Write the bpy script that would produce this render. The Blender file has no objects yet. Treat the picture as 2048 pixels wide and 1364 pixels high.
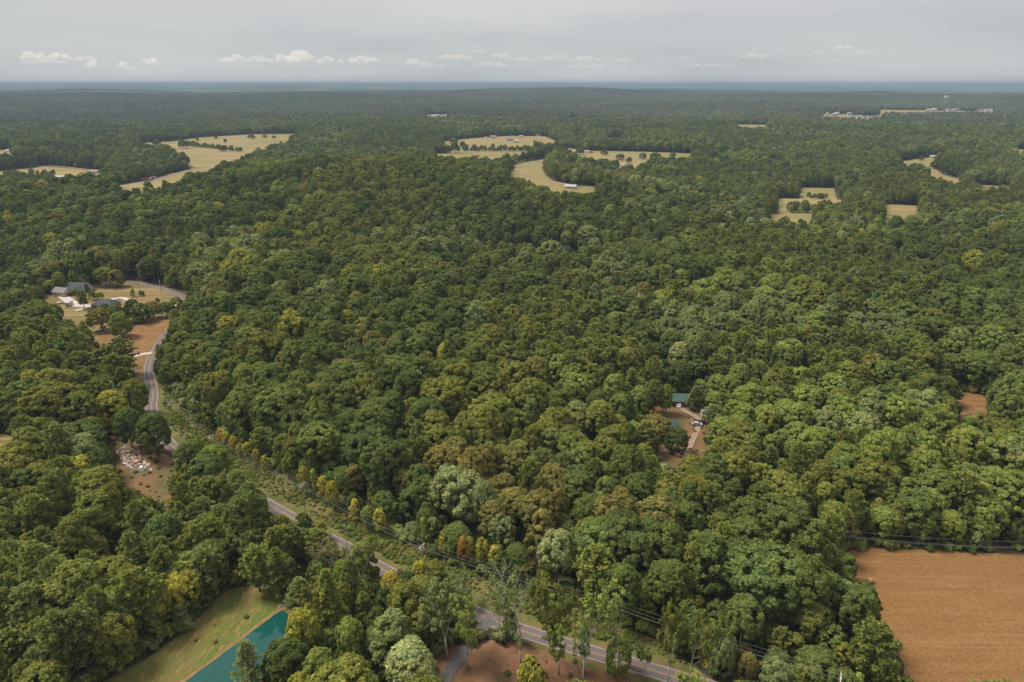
import bpy, bmesh, math, random
import numpy as np
from mathutils import Vector, Matrix

random.seed(11)
rng = np.random.default_rng(11)
R = math.radians
S = bpy.context.scene
C = S.collection

# ------------------------------------------------------------------ camera
CAMZ, PITCH, FPX = 140.0, R(20.7), 1365.33
cam = bpy.data.cameras.new('camera')
cam.sensor_width, cam.lens, cam.clip_start, cam.clip_end = 36.0, 24.0, 1.0, 120000.0
camo = bpy.data.objects.new('camera', cam)
camo.location = (0, 0, CAMZ)
camo.rotation_euler = (math.pi / 2 - PITCH, 0, 0)
C.objects.link(camo)
S.camera = camo

# ------------------------------------------------------------------ sky and sun
SUN_EL, SUN_AZ = R(58), R(-72)          # azimuth measured clockwise from +Y: high on the left, a little ahead
W = bpy.data.worlds.new('World')
S.world = W
W.use_nodes = True
nt = W.node_tree
nt.nodes.clear()
def N(tree, kind, **kw):
    n = tree.nodes.new(kind)
    for k, v in kw.items():
        setattr(n, k, v)
    return n
def ramp(tree, stops, interp='LINEAR'):
    n = N(tree, 'ShaderNodeValToRGB')
    n.color_ramp.interpolation = interp
    e = n.color_ramp.elements
    while len(e) < len(stops):
        e.new(0.5)
    for el, (p, c) in zip(e, stops):
        el.position = p
        el.color = (*c, 1) if len(c) == 3 else c
    return n
def L(tree, a, b):
    tree.links.new(a, b)
out = N(nt, 'ShaderNodeOutputWorld')
sky = N(nt, 'ShaderNodeTexSky', sky_type='NISHITA', sun_disc=False)
sky.sun_elevation, sky.sun_rotation = SUN_EL, SUN_AZ
sky.air_density, sky.dust_density = 1.0, 3.0
b1 = N(nt, 'ShaderNodeBackground')
b1.inputs['Strength'].default_value = 0.06
L(nt, sky.outputs['Color'], b1.inputs['Color'])
tc = N(nt, 'ShaderNodeTexCoord')
sep = N(nt, 'ShaderNodeSeparateXYZ')
L(nt, tc.outputs['Generated'], sep.inputs[0])
el = ramp(nt, [(0.0, (.385, .405, .415)), (0.05, (.39, .41, .42)), (0.12, (.455, .445, .452)), (0.22, (.51, .49, .495)), (1.0, (.58, .56, .56))])
L(nt, sep.outputs['Z'], el.inputs['Fac'])
# thin high overcast streaks: noise on a flat cloud deck
addz = N(nt, 'ShaderNodeMath', operation='ADD'); addz.inputs[1].default_value = 0.12
L(nt, sep.outputs['Z'], addz.inputs[0])
dx = N(nt, 'ShaderNodeMath', operation='DIVIDE'); dy = N(nt, 'ShaderNodeMath', operation='DIVIDE')
L(nt, sep.outputs['X'], dx.inputs[0]); L(nt, addz.outputs[0], dx.inputs[1])
L(nt, sep.outputs['Y'], dy.inputs[0]); L(nt, addz.outputs[0], dy.inputs[1])
cmb = N(nt, 'ShaderNodeCombineXYZ')
L(nt, dx.outputs[0], cmb.inputs[0]); L(nt, dy.outputs[0], cmb.inputs[1])
nz = N(nt, 'ShaderNodeTexNoise'); nz.inputs['Scale'].default_value = 0.38; nz.inputs['Detail'].default_value = 5
L(nt, cmb.outputs[0], nz.inputs['Vector'])
nr = ramp(nt, [(0.30, (.86, .86, .885)), (0.5, (1.0, 1.0, 1.0)), (0.68, (1.13, 1.105, 1.085))])
L(nt, nz.outputs['Fac'], nr.inputs['Fac'])
mul = N(nt, 'ShaderNodeMix', data_type='RGBA', blend_type='MULTIPLY'); mul.inputs[0].default_value = 1.0
L(nt, el.outputs['Color'], mul.inputs[6]); L(nt, nr.outputs['Color'], mul.inputs[7])
b2 = N(nt, 'ShaderNodeBackground'); b2.inputs['Strength'].default_value = 0.72
L(nt, mul.outputs[2], b2.inputs['Color'])
mx = N(nt, 'ShaderNodeMixShader'); mx.inputs[0].default_value = 0.88
L(nt, b1.outputs[0], mx.inputs[1]); L(nt, b2.outputs[0], mx.inputs[2])
L(nt, mx.outputs[0], out.inputs['Surface'])

sun = bpy.data.lights.new('sun', 'SUN')
sun.energy, sun.angle, sun.color = 2.2, R(18), (1.0, .93, .82)
suno = bpy.data.objects.new('sun', sun)
sd = Vector((math.sin(SUN_AZ) * math.cos(SUN_EL), math.cos(SUN_AZ) * math.cos(SUN_EL), math.sin(SUN_EL)))
suno.rotation_euler = sd.to_track_quat('Z', 'Y').to_euler()
C.objects.link(suno)

S.view_settings.view_transform, S.view_settings.look = 'Standard', 'None'
S.view_settings.exposure, S.view_settings.gamma = 1.08, 1.0
cy = S.cycles
cy.max_bounces, cy.diffuse_bounces, cy.glossy_bounces = 5, 3, 2
cy.transmission_bounces, cy.transparent_max_bounces, cy.volume_bounces = 2, 4, 2
cy.caustics_reflective = cy.caustics_refractive = False
cy.use_denoising = True
cy.use_adaptive_sampling = False

# ------------------------------------------------------------------ the lie of the land
def sstep(a, b, x):
    t = np.clip((x - a) / (b - a), 0, 1)
    return t * t * (3 - 2 * t)
def G(x, y, cx, cy_, sx, sy, a):
    return a * np.exp(-((x - cx) / sx) ** 2 - ((y - cy_) / sy) ** 2)
def H(x, y):
    x = np.asarray(x, float); y = np.asarray(y, float)
    r = np.hypot(x, y)
    s = sstep(330, 1000, r)
    h = s * (4.5 * np.sin(x / 190 + .6) * np.sin(y / 230 + 1.1) + 4 * np.sin((x * .8 + y) / 340 + .5))
    h = h + G(x, y, -130, 900, 330, 190, 26) + G(x, y, 10, 610, 240, 80, -9) + G(x, y, 420, 1000, 160, 240, -12)
    h = h + G(x, y, -650, 1150, 300, 260, -10)
    f = sstep(1800, 4200, r)
    h = h + f * (9 * np.sin(x / 610 + 1.0 + .7 * np.sin(y / 1500)) * np.sin(y / 470 + .3) + 7 * np.sin(y / 800 - x / 1500) + 5 * np.sin(x / 330 + y / 900))
    h = h + 46 * sstep(1800, 6800, r) - (36 * sstep(-500, 3500, x) - 16 * sstep(0, 4000, -x)) * sstep(7200, 9800, r)
    h = h + sstep(4300, 6200, r) * (15 * np.sin(x / 900 + y / 1500) * np.sin(y / 620 + .5) + 8 * np.sin(x / 420 + 2) * np.sin(y / 700))
    ridge = 84 + 30 * np.sin(x / 2700 + .8) * sstep(-6000, 2000, x) + 20 * np.sin(x / 1050 + 2) * sstep(-7000, 2000, x) + 11 * np.sin(x / 470) * sstep(-9000, 0, x) + 5 * np.sin(x / 230 + 1)
    h = h + ridge * sstep(14000, 21000, y) * (1 - .5 * sstep(21500, 25000, y)) + sstep(8500, 12000, r) * (1 - .8 * sstep(15000, 20000, r)) * (24 * np.sin(x / 1400 + y / 2100) * np.sin(y / 1300) + 18 * np.sin(y / 900 + x / 2600) + 12 * np.sin(x / 600 + 2) * np.sin(y / 520))
    return np.where(h > 84, 84 + 58 * np.tanh((h - 84) / 58), h)
CP, SP = math.cos(PITCH), math.sin(PITCH)
def ray(u, v):
    a, b = (u - 1024) / FPX, -(v - 682) / FPX
    d = np.array([a, CP + b * SP, -SP + b * CP])
    return d / np.linalg.norm(d)
def P(u, v, z=0.0):
    """ground point (plus z above it) seen at photograph position u, v"""
    d = ray(u, v)
    t = np.concatenate([np.arange(60, 3000, 4.0), np.geomspace(3000, 40000, 1500)])
    g = CAMZ + d[2] * t - H(d[0] * t, d[1] * t) - z
    k = np.argmax(g < 0)
    if g[k] >= 0:
        k = len(t) - 1
    a, b = t[max(k - 1, 0)], t[k]
    for _ in range(30):
        m = (a + b) / 2
        if CAMZ + d[2] * m - float(H(d[0] * m, d[1] * m)) - z < 0: b = m
        else: a = m
    return np.array([d[0] * b, d[1] * b, CAMZ + d[2] * b - z])
def pix(x, y, z):
    """where a ground point lies in the photograph (arrays)"""
    dz = z - CAMZ
    dep = y * CP - dz * SP
    up = y * SP + dz * CP
    dep = np.where(dep < 1, 1, dep)
    return 1024 + FPX * x / dep, 682 - FPX * up / dep
TT = 19.0
def poly(pts, tt=None):
    o = []
    for p in pts:
        q = P(p[0], p[1], (tt or TT) if len(p) > 2 else 0)
        o.append((q[0], q[1]))
    return o
def chaikin(pts, n=2):
    for _ in range(n):
        o = []
        for i in range(len(pts)):
            a, b = np.array(pts[i]), np.array(pts[(i + 1) % len(pts)])
            o += [tuple(a * .8 + b * .2), tuple(a * .2 + b * .8)]
        pts = o
    return pts
def inside(px, py, pl):
    px = np.asarray(px); py = np.asarray(py)
    r = np.zeros(px.shape, bool)
    n = len(pl)
    for i in range(n):
        x1, y1 = pl[i]; x2, y2 = pl[(i + 1) % n]
        if y1 == y2: continue
        c = ((y1 > py) != (y2 > py)) & (px < (x2 - x1) * (py - y1) / (y2 - y1) + x1)
        r ^= c
    return r
def near_inside(x, y, pl, m):
    r = inside(x, y, pl)
    if m:
        for a in range(6):
            r |= inside(x + m * math.cos(a * 1.047), y + m * math.sin(a * 1.047), pl)
    return r

# ------------------------------------------------------------------ materials
def mat(name, stops, scale=1.0, detail=4, rough=.9, bump=0.0, bscale=8.0, stretch=(1, 1, 1), rot=0.0, wave=None, spec=.2, metal=0.0, extra=None):
    m = bpy.data.materials.new(name)
    m.use_nodes = True
    t = m.node_tree
    p = t.nodes['Principled BSDF']
    p.inputs['Roughness'].default_value = rough
    p.inputs['Specular IOR Level'].default_value = spec
    p.inputs['Metallic'].default_value = metal
    c = N(t, 'ShaderNodeTexCoord')
    mp = N(t, 'ShaderNodeMapping')
    mp.inputs['Scale'].default_value = stretch
    mp.inputs['Rotation'].default_value = (0, 0, rot)
    L(t, c.outputs['Object'], mp.inputs['Vector'])
    n = N(t, 'ShaderNodeTexNoise')
    n.inputs['Scale'].default_value = scale; n.inputs['Detail'].default_value = detail; n.inputs['Roughness'].default_value = .6
    L(t, mp.outputs[0], n.inputs['Vector'])
    r = ramp(t, stops)
    L(t, n.outputs['Fac'], r.inputs['Fac'])
    col = r.outputs['Color']
    def over(vec_scale, st, lo, hi, colour, fac, rotz=0.0, det=3, seed=0.0):
        mp2 = N(t, 'ShaderNodeMapping'); mp2.inputs['Scale'].default_value = st; mp2.inputs['Rotation'].default_value = (0, 0, rotz); mp2.inputs['Location'].default_value = (seed, seed * 2, 0)
        L(t, c.outputs['Object'], mp2.inputs['Vector'])
        n2 = N(t, 'ShaderNodeTexNoise'); n2.inputs['Scale'].default_value = vec_scale; n2.inputs['Detail'].default_value = det
        L(t, mp2.outputs[0], n2.inputs['Vector'])
        r2 = ramp(t, [(lo, (0, 0, 0)), (hi, (fac, fac, fac))])
        L(t, n2.outputs['Fac'], r2.inputs['Fac'])
        mm = N(t, 'ShaderNodeMix', data_type='RGBA')
        L(t, r2.outputs['Color'], mm.inputs[0]); mm.inputs[7].default_value = (*colour, 1)
        return mm
    for e in (extra or []):
        mm = over(**e)
        L(t, col, mm.inputs[6]); col = mm.outputs[2]
    L(t, col, p.inputs['Base Color'])
    if bump:
        n3 = N(t, 'ShaderNodeTexNoise'); n3.inputs['Scale'].default_value = bscale; n3.inputs['Detail'].default_value = 3
        L(t, c.outputs['Object'], n3.inputs['Vector'])
        b = N(t, 'ShaderNodeBump'); b.inputs['Strength'].default_value = bump; b.inputs['Distance'].default_value = .3
        L(t, n3.outputs['Fac'], b.inputs['Height']); L(t, b.outputs[0], p.inputs['Normal'])
    return m
def flat(name, c, rough=.6, spec=.3, metal=0.0):
    k = .86
    return mat(name, [(.3, tuple(x * k for x in c)), (.7, c)], scale=1.7, rough=rough, spec=spec, metal=metal)

def foliage_mat():
    m = bpy.data.materials.new('foliage')
    m.use_nodes = True
    t = m.node_tree
    t.nodes.clear()
    o = N(t, 'ShaderNodeOutputMaterial')
    a = N(t, 'ShaderNodeAttribute', attribute_type='INSTANCER', attribute_name='tint')
    v = N(t, 'ShaderNodeAttribute', attribute_type='GEOMETRY', attribute_name='leafvar')
    mm = N(t, 'ShaderNodeMix', data_type='RGBA', blend_type='MULTIPLY'); mm.inputs[0].default_value = 1
    L(t, a.outputs['Color'], mm.inputs[6]); L(t, v.outputs['Color'], mm.inputs[7])
    d = N(t, 'ShaderNodeBsdfDiffuse'); tr = N(t, 'ShaderNodeBsdfTranslucent')
    L(t, mm.outputs[2], d.inputs['Color'])
    yl = N(t, 'ShaderNodeMix', data_type='RGBA', blend_type='MULTIPLY'); yl.inputs[0].default_value = 1; yl.inputs[7].default_value = (1.15, 1.2, .6, 1)
    L(t, mm.outputs[2], yl.inputs[6]); L(t, yl.outputs[2], tr.inputs['Color'])
    x = N(t, 'ShaderNodeMixShader'); x.inputs[0].default_value = .26
    L(t, d.outputs[0], x.inputs[1]); L(t, tr.outputs[0], x.inputs[2])
    L(t, x.outputs[0], o.inputs['Surface'])
    return m
M_LEAF = foliage_mat()
M_BARK = mat('bark', [(.3, (.10, .08, .06)), (.7, (.20, .17, .13))], scale=3, stretch=(4, 4, 1))
M_PALE = mat('pale_bark', [(.3, (.30, .27, .23)), (.65, (.56, .52, .46))], scale=2, stretch=(2, 2, 1))
M_GREY = mat('dead_wood', [(.3, (.20, .17, .15)), (.7, (.33, .29, .26))], scale=2, stretch=(2, 2, 1))
M_FLOOR = mat('forest_floor', [(.3, (.035, .030, .016)), (.7, (.085, .062, .032))], scale=.06, detail=8)
M_HAY = mat('mown_hay', [(.25, (.160, .080, .026)), (.5, (.200, .103, .035)), (.75, (.240, .130, .047))], scale=.35, detail=9, stretch=(.12, 1, 1), rot=R(4), bump=.5, bscale=2.5,
            extra=[dict(vec_scale=.05, st=(.4, 1, 1), lo=.5, hi=.72, colour=(.17, .105, .034), fac=.4, rotz=R(5)),
                   dict(vec_scale=.55, st=(.025, 1, 1), lo=.58, hi=.64, colour=(.29, .17, .075), fac=.3, rotz=R(3), det=4),
                   dict(vec_scale=.4, st=(.03, 1, 1), lo=.60, hi=.68, colour=(.13, .066, .024), fac=.22, rotz=R(6), det=4, seed=9.0),
                   dict(vec_scale=1.1, st=(.7, 1, 1), lo=.48, hi=.66, colour=(.12, .062, .022), fac=.5), dict(vec_scale=2.2, st=(.5, 1, 1), lo=.54, hi=.68, colour=(.33, .20, .09), fac=.45, seed=3.0)])
M_TAN = mat('dry_grass', [(.25, (.145, .072, .027)), (.5, (.195, .103, .039)), (.75, (.245, .140, .058))], scale=.25, detail=9, bump=.4, bscale=2.0,
            extra=[dict(vec_scale=.05, st=(1, 1, 1), lo=.5, hi=.7, colour=(.15, .13, .045), fac=.5),
                   dict(vec_scale=.3, st=(.1, 1, 1), lo=.55, hi=.65, colour=(.28, .17, .078), fac=.5, rotz=R(25))])
M_LAWN = mat('dry_lawn', [(.25, (.125, .085, .032)), (.5, (.168, .115, .044)), (.75, (.21, .145, .06))], scale=.1, detail=9,
             extra=[dict(vec_scale=.045, st=(1, 1, 1), lo=.45, hi=.65, colour=(.12, .135, .035), fac=.65),
                    dict(vec_scale=.35, st=(.03, 1, 1), lo=.5, hi=.6, colour=(.36, .26, .125), fac=.5, rotz=R(-18), det=1)])
M_FAR = mat('far_pasture', [(.25, (.185, .142, .052)), (.5, (.235, .178, .068)), (.75, (.285, .205, .086))], scale=.012, detail=9,
            extra=[dict(vec_scale=.006, st=(1, 1, 1), lo=.42, hi=.60, colour=(.165, .165, .050), fac=.75),
                   dict(vec_scale=.03, st=(.12, 1, 1), lo=.55, hi=.65, colour=(.34, .25, .12), fac=.4, rotz=R(12), det=2)])
M_VERGE = mat('rough_verge', [(.38, (.085, .105, .024)), (.54, (.135, .125, .038)), (.68, (.20, .13, .06))], scale=.16, detail=9, bump=.6, bscale=1.5,
              extra=[dict(vec_scale=.07, st=(1, 1, 1), lo=.5, hi=.62, colour=(.05, .075, .012), fac=.8),
                     dict(vec_scale=.9, st=(1, 1, 1), lo=.55, hi=.7, colour=(.17, .12, .055), fac=.5)])
M_BANK = mat('pond_bank', [(.3, (.10, .092, .025)), (.5, (.155, .115, .040)), (.75, (.22, .14, .06))], scale=.12, detail=9, stretch=(1, .25, 1), rot=R(-52), bump=.4, bscale=2,
             extra=[dict(vec_scale=.06, st=(1, .12, 1), lo=.42, hi=.56, colour=(.085, .130, .018), fac=.9, rotz=R(-52)),
                    dict(vec_scale=1.0, st=(1, .3, 1), lo=.54, hi=.68, colour=(.30, .165, .072), fac=.75, rotz=R(-52)),
                    dict(vec_scale=.9, st=(1, .6, 1), lo=.52, hi=.7, colour=(.10, .075, .025), fac=.55, rotz=R(-52))])
M_DIRT = mat('red_dirt', [(.25, (.12, .065, .033)), (.5, (.185, .098, .050)), (.75, (.26, .145, .078))], scale=.3, detail=9, bump=.6, bscale=2.2,
             extra=[dict(vec_scale=.12, st=(1, 1, 1), lo=.55, hi=.68, colour=(.09, .085, .025), fac=.7),
                    dict(vec_scale=2.2, st=(1, 1, 1), lo=.60, hi=.72, colour=(.32, .21, .125), fac=.5)])
M_YARD = mat('worn_yard', [(.3, (.085, .075, .026)), (.5, (.13, .092, .040)), (.7, (.19, .10, .052))], scale=.13, detail=9, bump=.5, bscale=2.2,
             extra=[dict(vec_scale=.09, st=(1, 1, 1), lo=.48, hi=.6, colour=(.20, .098, .050), fac=.7), dict(vec_scale=1.6, st=(1, 1, 1), lo=.58, hi=.72, colour=(.07, .075, .022), fac=.7)])
M_ROAD = mat('asphalt', [(.3, (.115, .10, .094)), (.7, (.16, .14, .132))], scale=.5, detail=8, extra=[dict(vec_scale=.08, st=(1, 1, 1), lo=.5, hi=.7, colour=(.12, .11, .11), fac=.6)])
M_DRIVE = mat('old_asphalt', [(.3, (.085, .075, .075)), (.7, (.14, .125, .12))], scale=.6, detail=8)
M_GRAVEL = mat('gravel_drive', [(.3, (.20, .135, .095)), (.7, (.33, .24, .18))], scale=.5, detail=8)
M_CONC = mat('concrete', [(.3, (.38, .34, .30)), (.7, (.52, .47, .42))], scale=.3, detail=7)
M_WHITE = flat('white_paint', (.36, .33, .30), .5)
M_YEL = flat('yellow_paint', (.46, .27, .06), .6)
M_WATER = mat('pond_water', [(.3, (.005, .060, .050)), (.7, (.008, .076, .062))], scale=.03, rough=.04, spec=.5, bump=.04, bscale=.8)
M_POLE = mat('pole_wood', [(.3, (.20, .16, .12)), (.7, (.34, .28, .23))], scale=2, stretch=(3, 3, .5))
M_ARM = flat('weathered_crossarm', (.62, .58, .53), .8)
M_WIRE = flat('wire_metal', (.22, .24, .22), .4, .5)
M_METAL = flat('grey_metal', (.5, .5, .5), .4, .5, .3)
M_GLASS = flat('window_glass', (.03, .04, .05), .1, .6)
M_TYRE = flat('tyre_rubber', (.02, .02, .02), .9)
M_CAN = mat('canopy', [(.3, (.03, .042, .020)), (.5, (.06, .075, .032)), (.7, (.12, .13, .055))], scale=.0016, detail=12)

# ------------------------------------------------------------------ object helpers
def link(o, parent=None):
    C.objects.link(o)
    if parent is not None: o.parent = parent
    return o
def mesh_np(name, v, f, mats, fm=None, smooth=False, attr=None):
    me = bpy.data.meshes.new(name)
    v = np.asarray(v, np.float32).reshape(-1, 3)
    f = np.asarray(f, np.int32)
    n = f.shape[1] if len(f) else 3
    me.vertices.add(len(v)); me.vertices.foreach_set('co', v.ravel())
    me.loops.add(f.size); me.loops.foreach_set('vertex_index', f.ravel())
    me.polygons.add(len(f)); me.polygons.foreach_set('loop_start', np.arange(len(f), dtype=np.int32) * n)
    if fm is not None: me.polygons.foreach_set('material_index', np.asarray(fm, np.int32))
    me.polygons.foreach_set('use_smooth', np.full(len(f), smooth))
    if attr is not None:
        a = me.attributes.new('leafvar', 'FLOAT_COLOR', 'POINT')
        a.data.foreach_set('color', np.asarray(attr, np.float32).ravel())
    for m in mats: me.materials.append(m)
    me.update(); me.validate()
    return me
def tag(o, label=None, cat=None, group=None, kind=None):
    if label: o['label'] = label
    if cat: o['category'] = cat
    if group: o['group'] = group
    if kind: o['kind'] = kind
    return o
def thing(name, label, cat, loc=(0, 0, 0), rz=0.0, group=None, sc=(1, 1, 1)):
    o = bpy.data.objects.new(name, None)
    o.empty_display_size = .5
    o.location = [float(q) for q in loc]; o.rotation_euler = (0, 0, rz); o.scale = sc
    link(o)
    return tag(o, label, cat, group)
class MB:
    """collects simple shapes into one mesh"""
    def __init__(s): s.v, s.f = [], []
    def box(s, c, d, rz=0.0, taper=1.0):
        b = len(s.v); cs, sn = math.cos(rz), math.sin(rz)
        for z in (-1, 1):
            k = taper if z > 0 else 1
            for x, y in ((-1, -1), (1, -1), (1, 1), (-1, 1)):
                X, Y = x * d[0] / 2 * k, y * d[1] / 2 * k
                s.v.append((c[0] + X * cs - Y * sn, c[1] + X * sn + Y * cs, c[2] + z * d[2] / 2))
        s.f += [tuple(b + i for i in q) for q in ((3, 2, 1, 0), (4, 5, 6, 7), (0, 1, 5, 4), (1, 2, 6, 5), (2, 3, 7, 6), (3, 0, 4, 7))]
        return s
    def tube(s, pts, rad, n=6, cap=True):
        pts = [Vector(p) for p in pts]
        b = len(s.v)
        for i, p in enumerate(pts):
            d = (pts[min(i + 1, len(pts) - 1)] - pts[max(i - 1, 0)])
            d = d.normalized() if d.length > 1e-6 else Vector((0, 0, 1))
            a = d.orthogonal().normalized(); c = d.cross(a)
            r = rad[i] if hasattr(rad, '__len__') else rad
            for k in range(n):
                t = 2 * math.pi * k / n
                s.v.append(tuple(p + a * (r * math.cos(t)) + c * (r * math.sin(t))))
        for i in range(len(pts) - 1):
            for k in range(n):
                k2 = (k + 1) % n
                s.f.append((b + i * n + k, b + i * n + k2, b + (i + 1) * n + k2, b + (i + 1) * n + k))
        if cap:
            s.f.append(tuple(b + k for k in reversed(range(n))))
            s.f.append(tuple(b + (len(pts) - 1) * n + k for k in range(n)))
        return s
    def lathe(s, prof, n=16, c=(0, 0, 0)):
        return s.tube([(c[0], c[1], c[2] + z) for _, z in prof], [max(r, .001) for r, _ in prof], n)
    def face(s, pts):
        b = len(s.v); s.v += [tuple(p) for p in pts]; s.f.append(tuple(range(b, b + len(pts)))); return s
    def mesh(s, name, m, smooth=False):
        me = bpy.data.meshes.new(name); me.from_pydata(s.v, [], s.f); me.materials.append(m)
        if smooth: me.polygons.foreach_set('use_smooth', np.ones(len(me.polygons), bool))
        me.update(); return me
    def build(s, name, m, parent=None, smooth=False):
        return link(bpy.data.objects.new(name, s.mesh(name, m, smooth)), parent)

# ------------------------------------------------------------------ ground sheet
def graded(lo, hi, fine_lo, fine_hi, step, g):
    a = list(np.arange(fine_lo, fine_hi + .1, step))
    s, x = step, fine_hi
    while x < hi: s *= g; x += s; a.append(min(x, hi))
    s, x = step, fine_lo; b = []
    while x > lo: s *= g; x -= s; b.append(max(x, lo))
    return np.array(b[::-1] + a)
gx = graded(-32000, 32000, -1700, 1700, 10, 1.05)
gy = graded(-700, 32000, 40, 2700, 10, 1.05)
XX, YY = np.meshgrid(gx, gy)
nx = len(gx)
vv = np.stack([XX, YY, H(XX, YY)], -1).reshape(-1, 3)
ii, jj = np.meshgrid(np.arange(nx - 1), np.arange(len(gy) - 1))
q = (jj * nx + ii).ravel()
link(bpy.data.objects.new('ground', mesh_np('ground', vv, np.stack([q, q + 1, q + nx + 1, q + nx], -1), [M_FLOOR], smooth=True)))['kind'] = 'structure'

def sheet(name, pl, m, step, lift, near=True):
    bm = bmesh.new()
    vs = [bm.verts.new((p[0], p[1], 0)) for p in pl]
    bm.faces.new(vs)
    bmesh.ops.triangulate(bm, faces=bm.faces[:])
    xs = [p[0] for p in pl]; ys = [p[1] for p in pl]
    for ax, lo, hi in ((0, min(xs), max(xs)), (1, min(ys), max(ys))):
        k = int((hi - lo) / step)
        for i in range(1, min(k, 70)):
            co = [0, 0, 0]; no = [0, 0, 0]
            co[ax] = lo + (hi - lo) * i / min(k, 70); no[ax] = 1
            bmesh.ops.bisect_plane(bm, geom=bm.verts[:] + bm.edges[:] + bm.faces[:], plane_co=co, plane_no=no)
    co = np.array([v.co[:2] for v in bm.verts])
    hh = H(co[:, 0], co[:, 1]) + lift
    for v, z in zip(bm.verts, hh): v.co.z = z
    for f in bm.faces:
        if f.normal.z < 0: f.normal_flip()
    me = bpy.data.meshes.new(name); bm.to_mesh(me); bm.free(); me.materials.append(m)
    o = link(bpy.data.objects.new(name, me)); o['kind'] = 'structure'
    return o
CLEAR = []           # polygons without forest: (polygon, margin)
def field(name, pts, m, step=12.0, lift=.06, margin=3.0, smooth=2, tt=None):
    pl = chaikin(poly(pts, tt), smooth)
    o = sheet(name, pl, m, step, lift)
    CLEAR.append((pl, margin))
    return o
T = 't'
field('hay_field', [(1690, 1096), (1800, 1098), (1900, 1102), (2048, 1110), (2300, 1122), (2300, 1440), (1790, 1440), (1812, 1345), (1792, 1292), (1752, 1250), (1708, 1205), (1692, 1150)], M_HAY, margin=4.0)
field('verge', [(294, 745), (302, 745), (352, 800), (412, 860), (446, 886), (500, 912), (562, 945), (622, 980), (674, 1012), (742, 1050), (808, 1084), (876, 1117), (972, 1153), (1070, 1186), (1156, 1218), (1234, 1248), (1314, 1280), (1402, 1342), (1480, 1420),
                (1380, 1400), (1150, 1325), (1000, 1268), (940, 1235), (780, 1168), (650, 1092), (590, 1050), (480, 985), (365, 915), (335, 897), (303, 850), (290, 800)], M_VERGE, margin=3.2)
field('pond_bank', [(60, 1520), (140, 1404), (214, 1358), (284, 1324), (362, 1268), (424, 1204), (468, 1173), (578, 1169), (600, 1215), (590, 1260), (572, 1320), (552, 1364), (560, 1430), (600, 1520)], M_BANK, lift=.04, margin=2.5)
field('dirt_clearing', [(870, 1300), (985, 1276), (1100, 1302), (1240, 1346), (1420, 1400), (1420, 1460), (850, 1460), (855, 1330)], M_DIRT, lift=.05, margin=1.0)
field('lawn', [(70, 610), (110, 585), (200, 570), (265, 563), (335, 577), (392, 603), (392, 628), (330, 640), (250, 648), (200, 638, T), (160, 627, T), (135, 614, T), (106, 594, T)], M_LAWN, margin=2)
field('dry_meadow', [(190, 684, T), (190, 672), (240, 655), (330, 640), (388, 627), (395, 640), (350, 660), (330, 680), (312, 700), (305, 730), (300, 748), (292, 760), (258, 766, T), (262, 735, T), (238, 694, T)], M_TAN, margin=2.5, lift=.09)
field('junk_yard', [(200, 872), (250, 868), (300, 890), (355, 925), (356, 948), (345, 944, T), (300, 950, T), (246, 942, T), (226, 928, T), (212, 900)], M_YARD, lift=.05, margin=2)
field('yard_lawn', [(-60, 872), (44, 865), (48, 895), (40, 903, T), (-60, 905, T)], M_LAWN, margin=2)
field('house_clearing', [(1285, 822), (1330, 800), (1342, 786), (1380, 786), (1412, 815), (1424, 850), (1424, 852, T), (1408, 862, T), (1386, 868, T), (1345, 852, T), (1322, 842, T), (1290, 832)], M_YARD, lift=.05, margin=3)
field('small_meadow', [(1912, 783), (1980, 790), (1982, 796, T), (1925, 800, T)], M_TAN, margin=3)
field('track_clearing', [(1365, 900), (1385, 900), (1378, 945), (1362, 945)], M_DIRT, margin=3)
field('track_clearing', [(1500, 948), (1525, 950), (1590, 1000), (1580, 1010), (1520, 965)], M_DIRT, margin=2)
field('young_plantation', [(940, 500), (1080, 498), (1240, 520), (1180, 540), (1000, 525)], M_VERGE, margin=0)
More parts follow.
